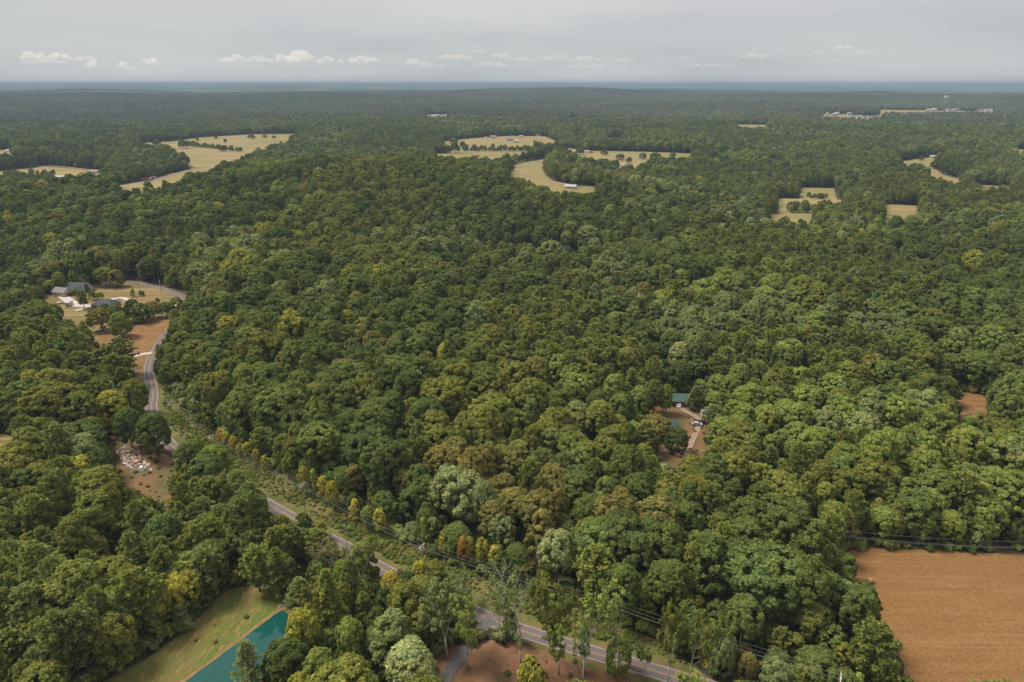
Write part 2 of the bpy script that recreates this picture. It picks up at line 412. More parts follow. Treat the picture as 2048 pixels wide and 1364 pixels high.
FF = [('curved_meadow', [(1020, 333), (1045, 325), (1110, 315), (1083, 335), (1090, 348), (1105, 362), (1145, 370), (1190, 374), (1190, 384, T), (1140, 386, T), (1095, 378, T), (1055, 357, T), (1022, 344, T)]),
      ('stubble_field', [(1112, 294), (1180, 302), (1290, 304), (1395, 308), (1370, 317, T), (1300, 322, T), (1230, 324, T), (1150, 314, T)]),
      ('yard_meadow', [(1240, 326), (1300, 329), (1285, 340, T), (1240, 340, T)]),
      ('farm_pasture', [(885, 284), (940, 277), (1020, 272), (1090, 273), (1118, 286), (1104, 305), (1000, 307), (896, 306)]),
      ('farm_pasture', [(872, 308), (1000, 306), (1088, 306), (1066, 318), (1010, 330), (1000, 324, T), (876, 322, T)]),
      ('broad_pasture', [(282, 286), (345, 283), (400, 275), (500, 269), (600, 268), (572, 284, T), (522, 300, T), (484, 306), (380, 296), (345, 298, T), (284, 294, T)]),
      ('broad_pasture', [(338, 297), (380, 295), (482, 305), (514, 315), (450, 331, T), (412, 345, T), (398, 337, T), (372, 314, T), (338, 303, T)]),
      ('farm_meadow', [(-60, 350), (90, 333), (180, 340), (215, 348), (190, 360, T), (130, 364, T), (100, 357, T), (40, 353, T), (-60, 360, T)]),
      ('lane_meadow', [(235, 372), (300, 360), (345, 347), (400, 335), (430, 331), (440, 338, T), (352, 362, T), (290, 381, T), (240, 385, T)]),
      ('corner_meadow', [(-60, 301), (26, 300), (20, 311, T), (-60, 312, T)]),
      ('hedged_meadow', [(1604, 376), (1668, 377), (1674, 400), (1598, 400)]),
      ('hedged_meadow', [(1554, 397), (1630, 398), (1682, 400), (1684, 431), (1558, 431)]),
      ('hedged_meadow', [(1540, 429), (1624, 430), (1622, 440, T), (1546, 439, T)]),
      ('hedged_meadow', [(1768, 409), (1832, 412), (1840, 424), (1806, 441, T), (1772, 441, T)]),
      ('ridge_meadow', [(1798, 324), (1840, 317), (1887, 312), (1892, 321), (1864, 332), (1885, 350), (1925, 360), (1912, 367, T), (1858, 350, T), (1846, 335, T), (1802, 332, T)]),
      ('ridge_meadow', [(1950, 370), (2020, 374), (2010, 382, T), (1960, 380, T)]),
      ('edge_meadow', [(2025, 299), (2110, 300), (2110, 314, T), (2040, 308, T)]),
      ('distant_meadow', [(1470, 249), (1535, 250), (1530, 257, T), (1475, 257, T)]),
      ('distant_meadow', [(1215, 276), (1248, 276), (1245, 279, T), (1218, 279, T)]),
      ('distant_meadow', [(1125, 236), (1160, 235), (1158, 240, T), (1128, 240, T)]),
      ('hilltop_yard', [(842, 229), (905, 229), (900, 237, T), (848, 237, T)]),
      ('town_ground', [(1750, 219), (1800, 220), (1900, 221.5), (2000, 222), (2000, 226.5, T), (1760, 226, T)]),
      ('town_ground', [(1640, 228), (1700, 228.5), (1762, 234), (1762, 240, T), (1690, 238, T), (1640, 232, T)])]
for n_, pts in FF:
    field(n_, pts, M_FAR, step=30, lift=.5, margin=4, smooth=0, tt=14.5)

# ------------------------------------------------------------------ roads, paths and pond
def spline(pts, step=3.0):
    p = [np.array(q[:2], float) for q in pts]
    p = [2 * p[0] - p[1]] + p + [2 * p[-1] - p[-2]]
    o = []
    for i in range(1, len(p) - 2):
        n = max(2, int(np.linalg.norm(p[i + 1] - p[i]) / step))
        for k in range(n):
            t = k / n
            o.append(.5 * ((2 * p[i]) + (-p[i - 1] + p[i + 1]) * t + (2 * p[i - 1] - 5 * p[i] + 4 * p[i + 1] - p[i + 2]) * t * t + (-p[i - 1] + 3 * p[i] - 3 * p[i + 1] + p[i + 2]) * t ** 3))
    o.append(p[-2])
    return np.array(o)
def strip(name, path, off, w, m, lift, parent=None, kind=True):
    d = np.gradient(path, axis=0); d /= np.linalg.norm(d, axis=1)[:, None]
    nrm = np.stack([-d[:, 1], d[:, 0]], -1)
    a, b = path + nrm * (off - w / 2), path + nrm * (off + w / 2)
    z = H(path[:, 0], path[:, 1]) + lift
    n = len(path)
    v = np.concatenate([np.c_[a, z], np.c_[b, z]])
    k = np.arange(n - 1)
    o = link(bpy.data.objects.new(name, mesh_np(name, v, np.stack([k + n, k, k + 1, k + 1 + n], -1), [m])), parent)
    if kind and parent is None: o['kind'] = 'structure'
    return o
road_px = [(1700, 1480), (1500, 1400), (1340, 1352), (1240, 1322), (1090, 1277), (990, 1243), (940, 1220), (780, 1147), (690, 1094), (650, 1074), (590, 1040), (500, 988), (420, 940), (362, 905), (335, 884), (312, 850), (303, 815), (306, 792), (303, 770), (298, 748), (300, 725), (312, 700), (328, 675), (350, 652), (378, 628), (382, 612), (370, 596), (335, 581), (300, 571), (268, 564), (235, 563), (200, 566)]
RP = spline(poly(road_px), 2.5)
RW = 4.9
road = strip('road', RP, 0, RW, M_ROAD, .14)
strip('edge_line', RP, RW / 2 - .28, .22, M_WHITE, .155, road)
strip('edge_line', RP, -RW / 2 + .28, .22, M_WHITE, .155, road)
strip('centre_line', RP, .12, .11, M_YEL, .155, road)
strip('centre_line', RP, -.12, .11, M_YEL, .155, road)
strip('road_shoulder', RP, 0, RW + .9, M_DIRT, .12)
SIDE = spline(poly([(985, 1238), (968, 1252), (940, 1285), (915, 1320), (895, 1350), (875, 1400)]), 1.5)
strip('side_road', SIDE, 0, 3.6, M_DRIVE, .17)
PATHS = [('driveway', [(150, 622), (190, 612), (215, 602), (240, 596), (256, 600), (280, 612), (330, 612), (384, 609)], 3.6, M_CONC),
         ('driveway', [(120, 588), (140, 603), (160, 612), (190, 612)], 6.0, M_CONC),
         ('driveway', [(225, 730), (262, 716), (285, 709), (305, 706)], 3.4, M_CONC),
         ('driveway', [(1375, 905), (1385, 880), (1395, 860), (1400, 842), (1385, 830), (1362, 818), (1358, 808)], 2.5, M_GRAVEL),
         ('driveway', [(1370, 945), (1372, 925), (1375, 905)], 3.0, M_GRAVEL),
         ('farm_track', [(395, 345), (425, 335), (460, 322), (470, 317), (440, 309), (390, 302), (345, 296)], 7, M_GRAVEL),
         ('farm_track', [(350, 300), (420, 294), (500, 288), (560, 280)], 6, M_GRAVEL),
         ('farm_track', [(250, 370), (300, 362), (345, 350), (380, 340), (400, 335)], 6, M_GRAVEL),
         ('farm_track', [(1035, 335), (1060, 329), (1085, 322), (1105, 315)], 5, M_GRAVEL),
         ('farm_track', [(1035, 337), (1050, 347), (1075, 357), (1110, 366), (1150, 372)], 5, M_GRAVEL),
         ('farm_lane', [(1072, 268), (1080, 276), (1100, 282), (1115, 290), (1105, 298), (1095, 308)], 10, M_GRAVEL),
         ('farm_lane', [(60, 333), (110, 333), (170, 339), (230, 343)], 7, M_GRAVEL)]
PXY = []
for n_, pts, w, m in PATHS:
    pp = spline(poly(pts), 4)
    strip(n_, pp, 0, w, m, .25 if pp[:, 1].max() < 700 else .9)
    PXY.append((pp, w))
def ragged(pl, a):
    r1 = np.random.default_rng(4)
    o = []
    for i in range(len(pl)):
        p, q = np.array(pl[i]), np.array(pl[(i + 1) % len(pl)])
        for t in np.linspace(0, 1, max(2, int(np.hypot(*(q - p)) / 1.2)))[:-1]: o.append(tuple(p + (q - p) * t + r1.normal(0, a, 2)))
    return o
wp = chaikin(poly([(571, 1216), (578, 1240), (568, 1275), (548, 1308), (525, 1340), (480, 1500), (170, 1500), (372, 1364), (440, 1312), (500, 1266), (545, 1232)]), 2)
rim = chaikin(poly([(573, 1209), (584, 1238), (574, 1278), (553, 1312), (531, 1344), (488, 1504), (158, 1504), (364, 1362), (436, 1308), (496, 1262), (542, 1227)]), 2)
M_RIM = mat('muddy_rim', [(.3, (.17, .105, .042)), (.7, (.29, .17, .075))], scale=.4, detail=7)
sheet('pond_rim', ragged(rim, .22), M_RIM, 8, .07)
sheet('pond', ragged(wp, .12), M_WATER, 8, .11)

# ------------------------------------------------------------------ tree meshes
def unit(n):
    v = rng.normal(size=(n, 3)); return v / np.linalg.norm(v, axis=1)[:, None]
def leaf_tris(c, nrm, size, asp=1.0):
    n = len(c)
    nrm = nrm / np.maximum(np.linalg.norm(nrm, axis=1), 1e-6)[:, None]
    t = np.cross(nrm, unit(n)); t /= np.maximum(np.linalg.norm(t, axis=1), 1e-6)[:, None]
    b = np.cross(nrm, t)
    s = size[:, None]
    v = np.stack([c + t * s, c - t * s * .55 + b * s * .8 * asp, c - t * s * .55 - b * s * .8 * asp], 1).reshape(-1, 3)
    return v, np.arange(3 * n).reshape(-1, 3)
def var_cols(nleaf, per_clump, k):
    hue = np.repeat(rng.normal(0, .06, len(k)), k)
    br = np.repeat(rng.uniform(.80, 1.22, len(k)), k) * rng.uniform(.72, 1.32, nleaf)
    c = np.stack([br * (1 + hue), br * (1 + hue * .3), br * (1 - hue * .5), np.ones(nleaf)], -1)
    return np.repeat(c, 3, 0)
def clump_crown(clumps, per=70, leaf=.45):
    """clumps: list of (centre, radius, outward direction)"""
    cs = np.array([c[0] for c in clumps]); rs = np.array([c[1] for c in clumps]); od = np.array([c[2] for c in clumps])
    k = np.maximum((per * (rs / rs.mean()) ** 2).astype(int), 12)
    idx = np.repeat(np.arange(len(cs)), k)
    n = len(idx)
    d = unit(n) + od[idx] * .55
    d /= np.linalg.norm(d, axis=1)[:, None]
    pos = cs[idx] + d * rs[idx, None] * (rng.uniform(.62, 1.06, n) + .30 * rng.random(n) ** 6)[:, None] * (1 + .22 * np.sin(3.1 * d[:, :1] * 2 + idx[:, None]) * np.cos(4.3 * d[:, 1:2] + idx[:, None] * 2)) * np.array([1, 1, .92])
    nr = d * .8 + .65 * od[idx] + .75 * unit(n) + np.array([0, 0, .2])
    v, f = leaf_tris(pos, nr, leaf * rng.uniform(.7, 1.35, n))
    return v, f, var_cols(n, per, k)
def dome(rx, z0, z1, n, rc, shape='round', lobes=None):
    """clumps of leaves spread over the skin of a rounded crown"""
    cl = []
    hz = z1 - z0
    up = {'round': .52, 'oval': .60, 'broad': .42, 'cone': .78}[shape]
    zc, au, ad = z0 + hz * (1 - up), hz * up, hz * (1 - up)
    ph = rng.uniform(0, 6.28, 4)
    for i in range(n):
        while True:
            d = unit(1)[0]
            if d[2] > -.62 and rng.random() < .55 + .45 * d[2]: break
        a = math.atan2(d[1], d[0])
        k = 1 + .09 * math.sin(2 * a + ph[0]) + .07 * math.sin(3 * a + ph[1] + 2 * d[2]) + .05 * math.sin(5 * a + ph[2])
        if rng.random() > .90: k *= rng.uniform(.45, .9)
        if shape == 'cone' and d[2] > 0: w_ = (1 - d[2]) ** .55 / max(math.sqrt(1 - d[2] ** 2), .05) if d[2] < .999 else 0
        else: w_ = 1.0
        c = np.array([d[0] * rx * k * w_, d[1] * rx * k * w_, zc + d[2] * (au if d[2] > 0 else ad) * (.94 + .06 * k)])
        if lobes is not None: c = c * np.array([.78, .78, 1]) + lobes[i % len(lobes)]
        o = np.array([d[0] / rx, d[1] / rx, (d[2] + .12) / (au * .8)]); o /= np.linalg.norm(o)
        cl.append((c, rc * rng.uniform(.65, 1.3), o))
    return cl
def trunk_mb(h, r, limbs=5, spread=3.0, lean=.3):
    mb = MB()
    pts = [(lean * math.sin(k * 1.1) * .5, lean * math.cos(k * .9) * .5 - lean * .5, h * k / 5) for k in range(6)]
    mb.tube(pts, [r * 1.25, r * .95, r * .8, r * .62, r * .42, r * .15], 7)
    for i in range(limbs):
        k = 2 + i % 3
        p = Vector(pts[k]); a = i * 2.4 + rng.uniform(-.4, .4)
        e = p + Vector((math.cos(a) * spread, math.sin(a) * spread, h * .18))
        mb.tube([p, p.lerp(e, .5) + Vector((0, 0, .5)), e], [r * .42, r * .28, r * .08], 5)
    return mb
def make_proto(kind, seed):
    global rng
    rng = np.random.default_rng(1000 + seed)
    if kind == 'oak':
        sh = ('round', 'round', 'oval', 'broad', 'round', 'oval', 'round', 'round')[seed % 8]
        lob = None
        if seed % 3 == 1: lob = [np.array([1.7, .4, 0]), np.array([-1.6, 1.0, -1.2]), np.array([.2, -1.9, -2.0])]
        rx = (4.6, 4.5, 3.9, 4.9, 4.4, 4.0, 4.6, 5.0)[seed % 8]
        cl = dome(rx, 6.2, 18.3, 165 if lob is None else 185, .72, sh, lob)
        v, f, c = clump_crown(cl, 52, .295)
        tr = trunk_mb(14.5, .30, 6, 2.8)
    elif kind == 'poplar':
        cl = dome(3.4, 4.5, 18.8, 140, .66, 'cone' if seed % 2 else 'oval')
        v, f, c = clump_crown(cl, 48, .285)
        tr = trunk_mb(16, .26, 5, 2.0)
    elif kind == 'full':          # foliage to the ground, for wood edges
        cl = dome(4.0 if seed % 2 else 3.5, 1.0, 13.8, 175, .74, ('round', 'oval', 'broad')[seed % 3])
        v, f, c = clump_crown(cl, 50, .295)
        tr = trunk_mb(10, .22, 5, 2.2)
    elif kind == 'sapling':
        cl = dome(1.7, .8, 7.6, 46, .55, 'cone' if seed % 2 else 'oval')
        v, f, c = clump_crown(cl, 34, .28)
        tr = trunk_mb(6, .09, 3, .9, .1)
    elif kind == 'bush':
        cl = dome(1.5, .3, 2.3, 22, .62, 'round')
        v, f, c = clump_crown(cl, 44, .30)
        tr = trunk_mb(1.4, .06, 4, .9, .1)
    elif kind == 'pine':
        typ = seed % 3
        h = 17.5
        z0 = (.30, .18, .36)[typ] * h
        P_, D_, S_, K_ = [], [], [], []
        nw = (11, 14, 9)[typ]
        for w in range(nw):
            f0 = (w + rng.uniform(-.25, .25)) / (nw - 1); f0 = min(max(f0, 0), 1)
            z = z0 + (h - z0 - .5) * f0
            if typ == 1: rad = 3.0 * (1 - f0) ** .75 + .35
            else: rad = 3.5 * math.sqrt(max(.03, 1 - (max(f0 - .3, 0) / .72) ** 2)) * (.78 + .22 * min(1, f0 / .3))
            nb = 7 if w < nw - 2 else 5
            a0 = rng.uniform(0, 6.28)
            for b in range(nb):
                a = a0 + b * 6.283 / nb + rng.uniform(-.3, .3)
                rl = rad * rng.uniform(.62, 1.18)
                rise = .10 + .45 * f0
                for q in (.42, .66, .86, 1.0):
                    ww = .75 * q * rl / 3
                    side = rng.uniform(-1, 1) * ww
                    p = np.array([math.cos(a) * rl * q - math.sin(a) * side, math.sin(a) * rl * q + math.cos(a) * side, z + rise * rl * q + rng.uniform(-.15, .15)])
                    m = 21
                    dd = np.array([math.cos(a), math.sin(a), .35 + .4 * f0]) * .8 + unit(m) * .95
                    dd /= np.linalg.norm(dd, axis=1)[:, None]
                    P_.append(np.repeat(p[None], m, 0)); D_.append(dd); S_.append(rng.uniform(.45, .95, m)); K_.append(m)
        p = np.concatenate(P_); d = np.concatenate(D_); s = np.concatenate(S_)
        n = len(p)
        side = np.cross(d, np.array([0, 0, 1]) + .5 * unit(n)); side /= np.maximum(np.linalg.norm(side, axis=1), 1e-5)[:, None]
        v = np.stack([p + d * s[:, None] * 1.05, p + side * .24, p - side * .24], 1).reshape(-1, 3)
        f = np.arange(3 * n).reshape(-1, 3)
        c = var_cols(n, 21, np.array(K_))
        tr = trunk_mb(h - .8, .22, 6, 1.4, .2)
    elif kind in ('open', 'dead', 'sparse'):
        # visible pale limbs with thin foliage at their ends
        tr = MB(); h = 18.0
        tips = []; fat = 1.5 if kind == 'sparse' else 1.0
        def limb(p, d, ln, r, lev):
            pts = [Vector(p)]; dd = Vector(d).normalized()
            for k in range(4):
                dd = (dd + Vector(rng.normal(0, .12, 3)) + Vector((0, 0, .10))).normalized()
                pts.append(pts[-1] + dd * ln / 4)
            tr.tube(pts, [r * fat, r * .85 * fat, r * .68 * fat, r * .5 * fat, r * .28 * fat], 5 if lev else 7, cap=lev == 0)
            if lev >= (2 if kind == 'open' else 3):
                tips.append((pts[-1], dd)); tips.append((pts[2], dd)); return
            nb = (7, 4, 3)[lev]
            for b in range(nb):
                k = 2 + b % 3 if lev else 1 + (b + 1) % 4
                a = b * 2.39 + rng.uniform(-.4, .4)
                ax = dd.orthogonal().normalized(); bx = dd.cross(ax)
                sp_ = ax * math.cos(a) + bx * math.sin(a)
                limb(pts[k], dd * (.75 if lev == 0 else .7) + sp_ * .72, ln * (.42 if lev == 0 else .55), r * (.45 if lev == 0 else .55), lev + 1)
            tips.append((pts[-1], dd))
        if seed % 2:
            tr.tube([(0, 0, 0), (.1, 0, 3.5), (.2, .1, 6.5)], [.34, .3, .26], 7)
            limb((.2, .1, 6.4), (.38, .1, 1), h - 7.5, .2, 0); limb((.15, .1, 6.0), (-.42, -.1, 1), h - 8.0, .17, 0)
        else:
            tr.tube([(0, 0, 0), (.1, 0, 2.5), (.1, .1, 4.5)], [.34, .3, .27], 7)
            limb((.1, .1, 4.4), (.05, 0, 1), h - 5.5, .25, 0)
        if kind == 'dead':
            v = f = c = None
        else:
            cl = []
            for p, d in tips:
                if p.z < 5 or (kind == 'sparse' and rng.random() < .55): continue
                o = np.array([p.x, p.y, 2.0]); o /= np.linalg.norm(o)
                cl.append((np.array(p) + rng.normal(0, .25, 3), rng.uniform(.55, 1.0), o))
            v, f, c = clump_crown(cl, 46 if kind == 'open' else 12, .30)
    elif kind == 'feather':        # young soft conifer by the pond: drooping feathery sprays
        h = 11.0; P_, D_, S_, K_ = [], [], [], []
        for w in range(20):
            f0 = w / 19; z = .8 + (h - 1.0) * f0; rad = 3.3 * (1 - f0) ** .8 + .3
            for b in range(6):
                a = w * 1.3 + b * 1.047 + rng.uniform(-.3, .3); rl = rad * rng.uniform(.6, 1.2)
                for q in np.linspace(.2, 1, 6):
                    p = np.array([math.cos(a) * rl * q, math.sin(a) * rl * q, z + .5 * rl * q - .32 * rl * q * q])
                    m = 6; dd = np.array([math.cos(a), math.sin(a), -.1]) + unit(m) * .8
                    dd /= np.linalg.norm(dd, axis=1)[:, None]
                    P_.append(np.repeat(p[None], m, 0)); D_.append(dd); S_.append(rng.uniform(.4, .8, m)); K_.append(m)
        p = np.concatenate(P_); d = np.concatenate(D_); s = np.concatenate(S_); n = len(p)
        side = np.cross(d, unit(n)); side /= np.maximum(np.linalg.norm(side, axis=1), 1e-5)[:, None]
        v = np.stack([p + d * s[:, None], p + side * .10, p - side * .10], 1).reshape(-1, 3)
        f = np.arange(3 * n).reshape(-1, 3); c = var_cols(n, 6, np.array(K_))
        tr = trunk_mb(h - .3, .12, 4, .8, .1)
    bark = {'open': M_PALE, 'sparse': M_PALE, 'dead': M_GREY}.get(kind, M_BARK)
    tm = tr.mesh(kind + '_trunk', bark, True)
    cm = mesh_np(kind + '_crown', v, f, [M_LEAF], attr=c) if v is not None else None
    return dict(kind=kind, trunk=tm, crown=cm, h={'oak': 19, 'poplar': 19.3, 'full': 14.5, 'sapling': 8, 'bush': 2.7, 'pine': 18.5, 'open': 19, 'sparse': 19, 'dead': 18.5, 'feather': 11}[kind],
                w={'oak': 10.4, 'poplar': 8, 'full': 9.2, 'sapling': 4, 'bush': 3.8, 'pine': 7.6, 'open': 10, 'sparse': 10, 'dead': 10, 'feather': 6.6}[kind])
PROTO = {k: [make_proto(k, s) for s in range(n)] for k, n in (('oak', 8), ('poplar', 4), ('full', 6), ('sapling', 3), ('bush', 3), ('pine', 6), ('open', 4), ('sparse', 2), ('dead', 2), ('feather', 1))}
rng = np.random.default_rng(77)
# joined copies for the uncountable wood
SC = bpy.data.collections.new('wood_sources')
ORDER = {}
def src(name, p):
    tv = np.array([v.co[:] for v in p['trunk'].vertices])
    fl = [tuple(q.vertices) for q in p['trunk'].polygons]
    tris = []
    for q in fl:
        for k in range(1, len(q) - 1): tris.append((q[0], q[k], q[k + 1]))
    cv = np.array([v.co[:] for v in p['crown'].vertices]); cf = np.array([tuple(q.vertices) for q in p['crown'].polygons])
    col = np.zeros(len(cv) * 4, np.float32); p['crown'].attributes['leafvar'].data.foreach_get('color', col)
    me = mesh_np(name, np.concatenate([tv, cv]), np.concatenate([np.array(tris), cf + len(tv)]), [M_BARK, M_LEAF],
                 fm=[0] * len(tris) + [1] * len(cf), attr=np.concatenate([np.ones((len(tv), 4)), col.reshape(-1, 4)]))
    SC.objects.link(bpy.data.objects.new(name, me))
_i = 0
for k in ('oak', 'poplar', 'full', 'sapling', 'bush', 'pine'):
    ORDER[k] = []
    for p in PROTO[k]:
        src('src_%03d' % _i, p); ORDER[k].append(_i); _i += 1
# far patches: about two dozen small-faced crowns on a 48 m square
def far_patch(seed):
    r = np.random.default_rng(seed); vs, fs, cs = [], [], []; b = 0
    bm = bmesh.new(); bmesh.ops.create_icosphere(bm, subdivisions=2, radius=1)
    iv = np.array([v.co[:] for v in bm.verts]); jf = np.array([[v.index for v in f.verts] for f in bm.faces]); bm.free()
    for gx_ in range(5):
        for gy_ in range(5):
            c = np.array([(gx_ - 2) * 9.6 + r.uniform(-3, 3), (gy_ - 2) * 9.6 + r.uniform(-3, 3), 0])
            h = r.uniform(13, 21); w = r.uniform(4.2, 6.3)
            v = iv * (1 + r.uniform(-.22, .22, (len(iv), 1))) * np.array([w, w, h * .45]) + c + np.array([0, 0, h * .58])
            t = r.uniform(.6, 1.45); hue = r.normal(0, .12)
            lv = t * r.uniform(.8, 1.2, len(iv))
            vs.append(v); fs.append(jf + b); cs.append(np.stack([lv * (1 + hue), lv, lv * (1 - hue * .4), np.ones(len(iv))], -1)); b += len(iv)
    me = mesh_np('patch', np.concatenate(vs), np.concatenate(fs), [M_LEAF], attr=np.concatenate(cs))
    return me
PC = bpy.data.collections.new('distant_sources')
for s in range(5): PC.objects.link(bpy.data.objects.new('patch_%d' % s, far_patch(s)))

def scatter_tree(col):
    ng = bpy.data.node_groups.new('scatter', 'GeometryNodeTree')
    ng.interface.new_socket('Geometry', in_out='INPUT', socket_type='NodeSocketGeometry')
    ng.interface.new_socket('Geometry', in_out='OUTPUT', socket_type='NodeSocketGeometry')
    gi, go = N(ng, 'NodeGroupInput'), N(ng, 'NodeGroupOutput')
    ip = N(ng, 'GeometryNodeInstanceOnPoints'); ci = N(ng, 'GeometryNodeCollectionInfo')
    ci.inputs['Collection'].default_value = col; ci.inputs['Separate Children'].default_value = True; ci.inputs['Reset Children'].default_value = True
    ip.inputs['Pick Instance'].default_value = True
    def na(n, t):
        a = N(ng, 'GeometryNodeInputNamedAttribute', data_type=t); a.inputs['Name'].default_value = n
        return next(o for o in a.outputs if o.enabled and o.name == 'Attribute')
    L(ng, gi.outputs[0], ip.inputs['Points']); L(ng, ci.outputs[0], ip.inputs['Instance'])
    L(ng, na('pick', 'INT'), ip.inputs['Instance Index']); L(ng, na('spin', 'FLOAT_VECTOR'), ip.inputs['Rotation']); L(ng, na('size', 'FLOAT_VECTOR'), ip.inputs['Scale'])
    L(ng, ip.outputs[0], go.inputs[0])
    return ng
def scatter(name, col, pts, pick, spin, size, tint, label, cat):
    me = bpy.data.meshes.new(name)
    me.vertices.add(len(pts)); me.vertices.foreach_set('co', np.asarray(pts, np.float32).ravel())
    a = me.attributes.new('pick', 'INT', 'POINT'); a.data.foreach_set('value', np.asarray(pick, np.int32))
    for n_, d in (('spin', spin), ('size', size)):
        a = me.attributes.new(n_, 'FLOAT_VECTOR', 'POINT'); a.data.foreach_set('vector', np.asarray(d, np.float32).ravel())
    a = me.attributes.new('tint', 'FLOAT_COLOR', 'POINT'); a.data.foreach_set('color', np.c_[tint, np.ones(len(tint))].astype(np.float32).ravel())
    o = link(bpy.data.objects.new(name, me))
    o.modifiers.new('scatter', 'NODES').node_group = scatter_tree(col)
    tag(o, label, cat, kind='stuff')
    return o

# foliage base colours (linear reflectance)
TINT = {'dark green': (.058, .078, .030), 'mid green': (.090, .114, .042), 'deep green': (.070, .092, .036), 'olive green': (.118, .122, .038), 'grey green': (.124, .146, .076),
        'pale silvery green': (.175, .195, .110), 'light green': (.142, .170, .054), 'yellow green': (.205, .195, .048), 'brownish green': (.130, .112, .048), 'golden yellow': (.26, .205, .055),
        'orange brown': (.26, .145, .045), 'pine green': (.128, .140, .052), 'fresh pine green': (.150, .162, .054), 'bluish pine green': (.122, .142, .064), 'bright green': (.118, .152, .036)}
TINT = {k: (c[0] * 1.50, c[1] * 1.52, c[2] * 1.04) for k, c in TINT.items()}
BROAD = ['dark green', 'mid green', 'deep green', 'olive green', 'grey green', 'pale silvery green', 'light green', 'yellow green', 'brownish green']
BP = np.array([.16, .24, .16, .14, .09, .05, .11, .025, .03]); BP = BP / BP.sum()

# ------------------------------------------------------------------ where the trees stand
def jitter_grid(x0, x1, y0, y1, s, j=.42):
    a, b = np.meshgrid(np.arange(x0, x1, s), np.arange(y0, y1, s))
    b = b + 0; a = a + (np.round(b / s) % 2) * s / 2
    a = a + rng.uniform(-j, j, a.shape) * s; b = b + rng.uniform(-j, j, b.shape) * s
    return a.ravel(), b.ravel()
def in_wedge(x, y, m=1.13):
    return np.abs(x) < np.maximum(y * .75 * m / .95, 0) + 35
ROADSEG = RP[::2]
def clear_of(x, y, only_near=False):
    ok = np.ones(len(x), bool)
    for pl, m in CLEAR:
        a = np.array(pl); lo, hi = a.min(0) - m - 1, a.max(0) + m + 1
        k = np.where(ok & (x > lo[0]) & (x < hi[0]) & (y > lo[1]) & (y < hi[1]))[0]
        if len(k): ok[k[near_inside(x[k], y[k], pl, m)]] = False
    for pp, w in [(RP, RW + 3.0), (SIDE, 5.0)] + PXY:
        lo, hi = pp.min(0) - w, pp.max(0) + w
        k = np.where(ok & (x > lo[0]) & (x < hi[0]) & (y > lo[1]) & (y < hi[1]))[0]
        if len(k):
            d = np.min(np.hypot(x[k][:, None] - pp[None, :, 0], y[k][:, None] - pp[None, :, 1]), 1)
            ok[k[d < w / 2 + 1.2]] = False
    return ok
PINES = [([(0, 690), (270, 690), (280, 770), (200, 810), (-40, 810)], .92), ([(-200, 1060), (250, 1100), (450, 1000), (600, 1100), (600, 1200), (480, 1190), (300, 1340), (-200, 1500)], .72),
         ([(-60, 940), (120, 1000), (80, 1100), (-100, 1100)], .1), ([(880, 610), (1150, 620), (1290, 740), (1345, 840), (1270, 830), (1130, 800), (1020, 720), (900, 660)], .9),
         ([(1330, 455), (1700, 500), (1880, 600), (1800, 650), (1600, 620), (1400, 560)], .72), ([(1400, 690), (1640, 700), (1830, 760), (1830, 850), (1560, 860), (1420, 790)], .7),
         ([(1540, 345), (1700, 385), (1830, 375), (2080, 395), (2080, 445), (1700, 450), (1520, 445)], .85), ([(580, 470), (820, 470), (860, 500), (600, 520)], .6), ([(1350, 350), (1480, 350), (1480, 385), (1350, 380)], .8),
         ([(300, 430), (500, 440), (480, 520), (200, 500)], .2), ([(940, 500), (1080, 498), (1240, 520), (1180, 540), (1000, 525)], 1.0)]
def species(x, y):
    u, v = pix(x, y, H(x, y))
    p = np.full(len(x), .10)
    for pl, pr in PINES: p[inside(u, v, pl)] = pr
    # natural drifts of pine elsewhere
    p += .25 * (np.sin(x / 95 + 1) * np.sin(y / 120 + .4) > .72)
    return rng.random(len(x)) < p, u, v
tx, ty = jitter_grid(-2300, 2300, 70, 2650, 8.5)
k = in_wedge(tx, ty) & (np.hypot(tx, ty) < 2700)
tx, ty = tx[k], ty[k]
k = clear_of(tx, ty); tx, ty = tx[k], ty[k]
isp, tu, tv_ = species(tx, ty)
# a second, tighter sowing of pines inside the stands
qx, qy = jitter_grid(-700, 1200, 70, 1500, 6.6)
k = in_wedge(qx, qy); qx, qy = qx[k], qy[k]
qu, qv = pix(qx, qy, H(qx, qy))
dens = np.zeros(len(qx), bool)
for pl, pr in PINES:
    if pr > .6: dens |= inside(qu, qv, pl)
k = dens & (rng.random(len(qx)) < .55); qx, qy = qx[k], qy[k]
k = clear_of(qx, qy) ; qx, qy = qx[k], qy[k]
# lower trees filling the gaps of the canopy
lx, ly = jitter_grid(-1500, 1500, 70, 1600, 8.5)
k = in_wedge(lx, ly) & (rng.random(len(lx)) < .55); lx, ly = lx[k] + 4.2, ly[k] + 2.1
k = clear_of(lx, ly); lx, ly = lx[k], ly[k]
nlow = len(lx)
tx = np.concatenate([lx, tx]); ty = np.concatenate([ly, ty]); isp = np.concatenate([np.zeros(nlow, bool), isp])
tx = np.concatenate([tx, qx]); ty = np.concatenate([ty, qy]); isp = np.concatenate([isp, np.ones(len(qx), bool)])
ROWS = [(905, 302, 1096, 304, 9, .8, 2), (1006, 329, 1108, 312, 9, .75, 2), (376, 292.5, 484, 304, 9, .62, 2), (1618, 397, 1662, 398, 7, .5, 2), (1584, 426, 1682, 428, 9, .95, 2), (60, 354, 116, 350, 10, .7, 2), (1068, 286, 1100, 300, 14, .5, 1), (1150, 296, 1230, 302, 20, .6, 1), (876, 303, 905, 302, 9, .95, 2)]
rowx, rowy, rows_s = [], [], []
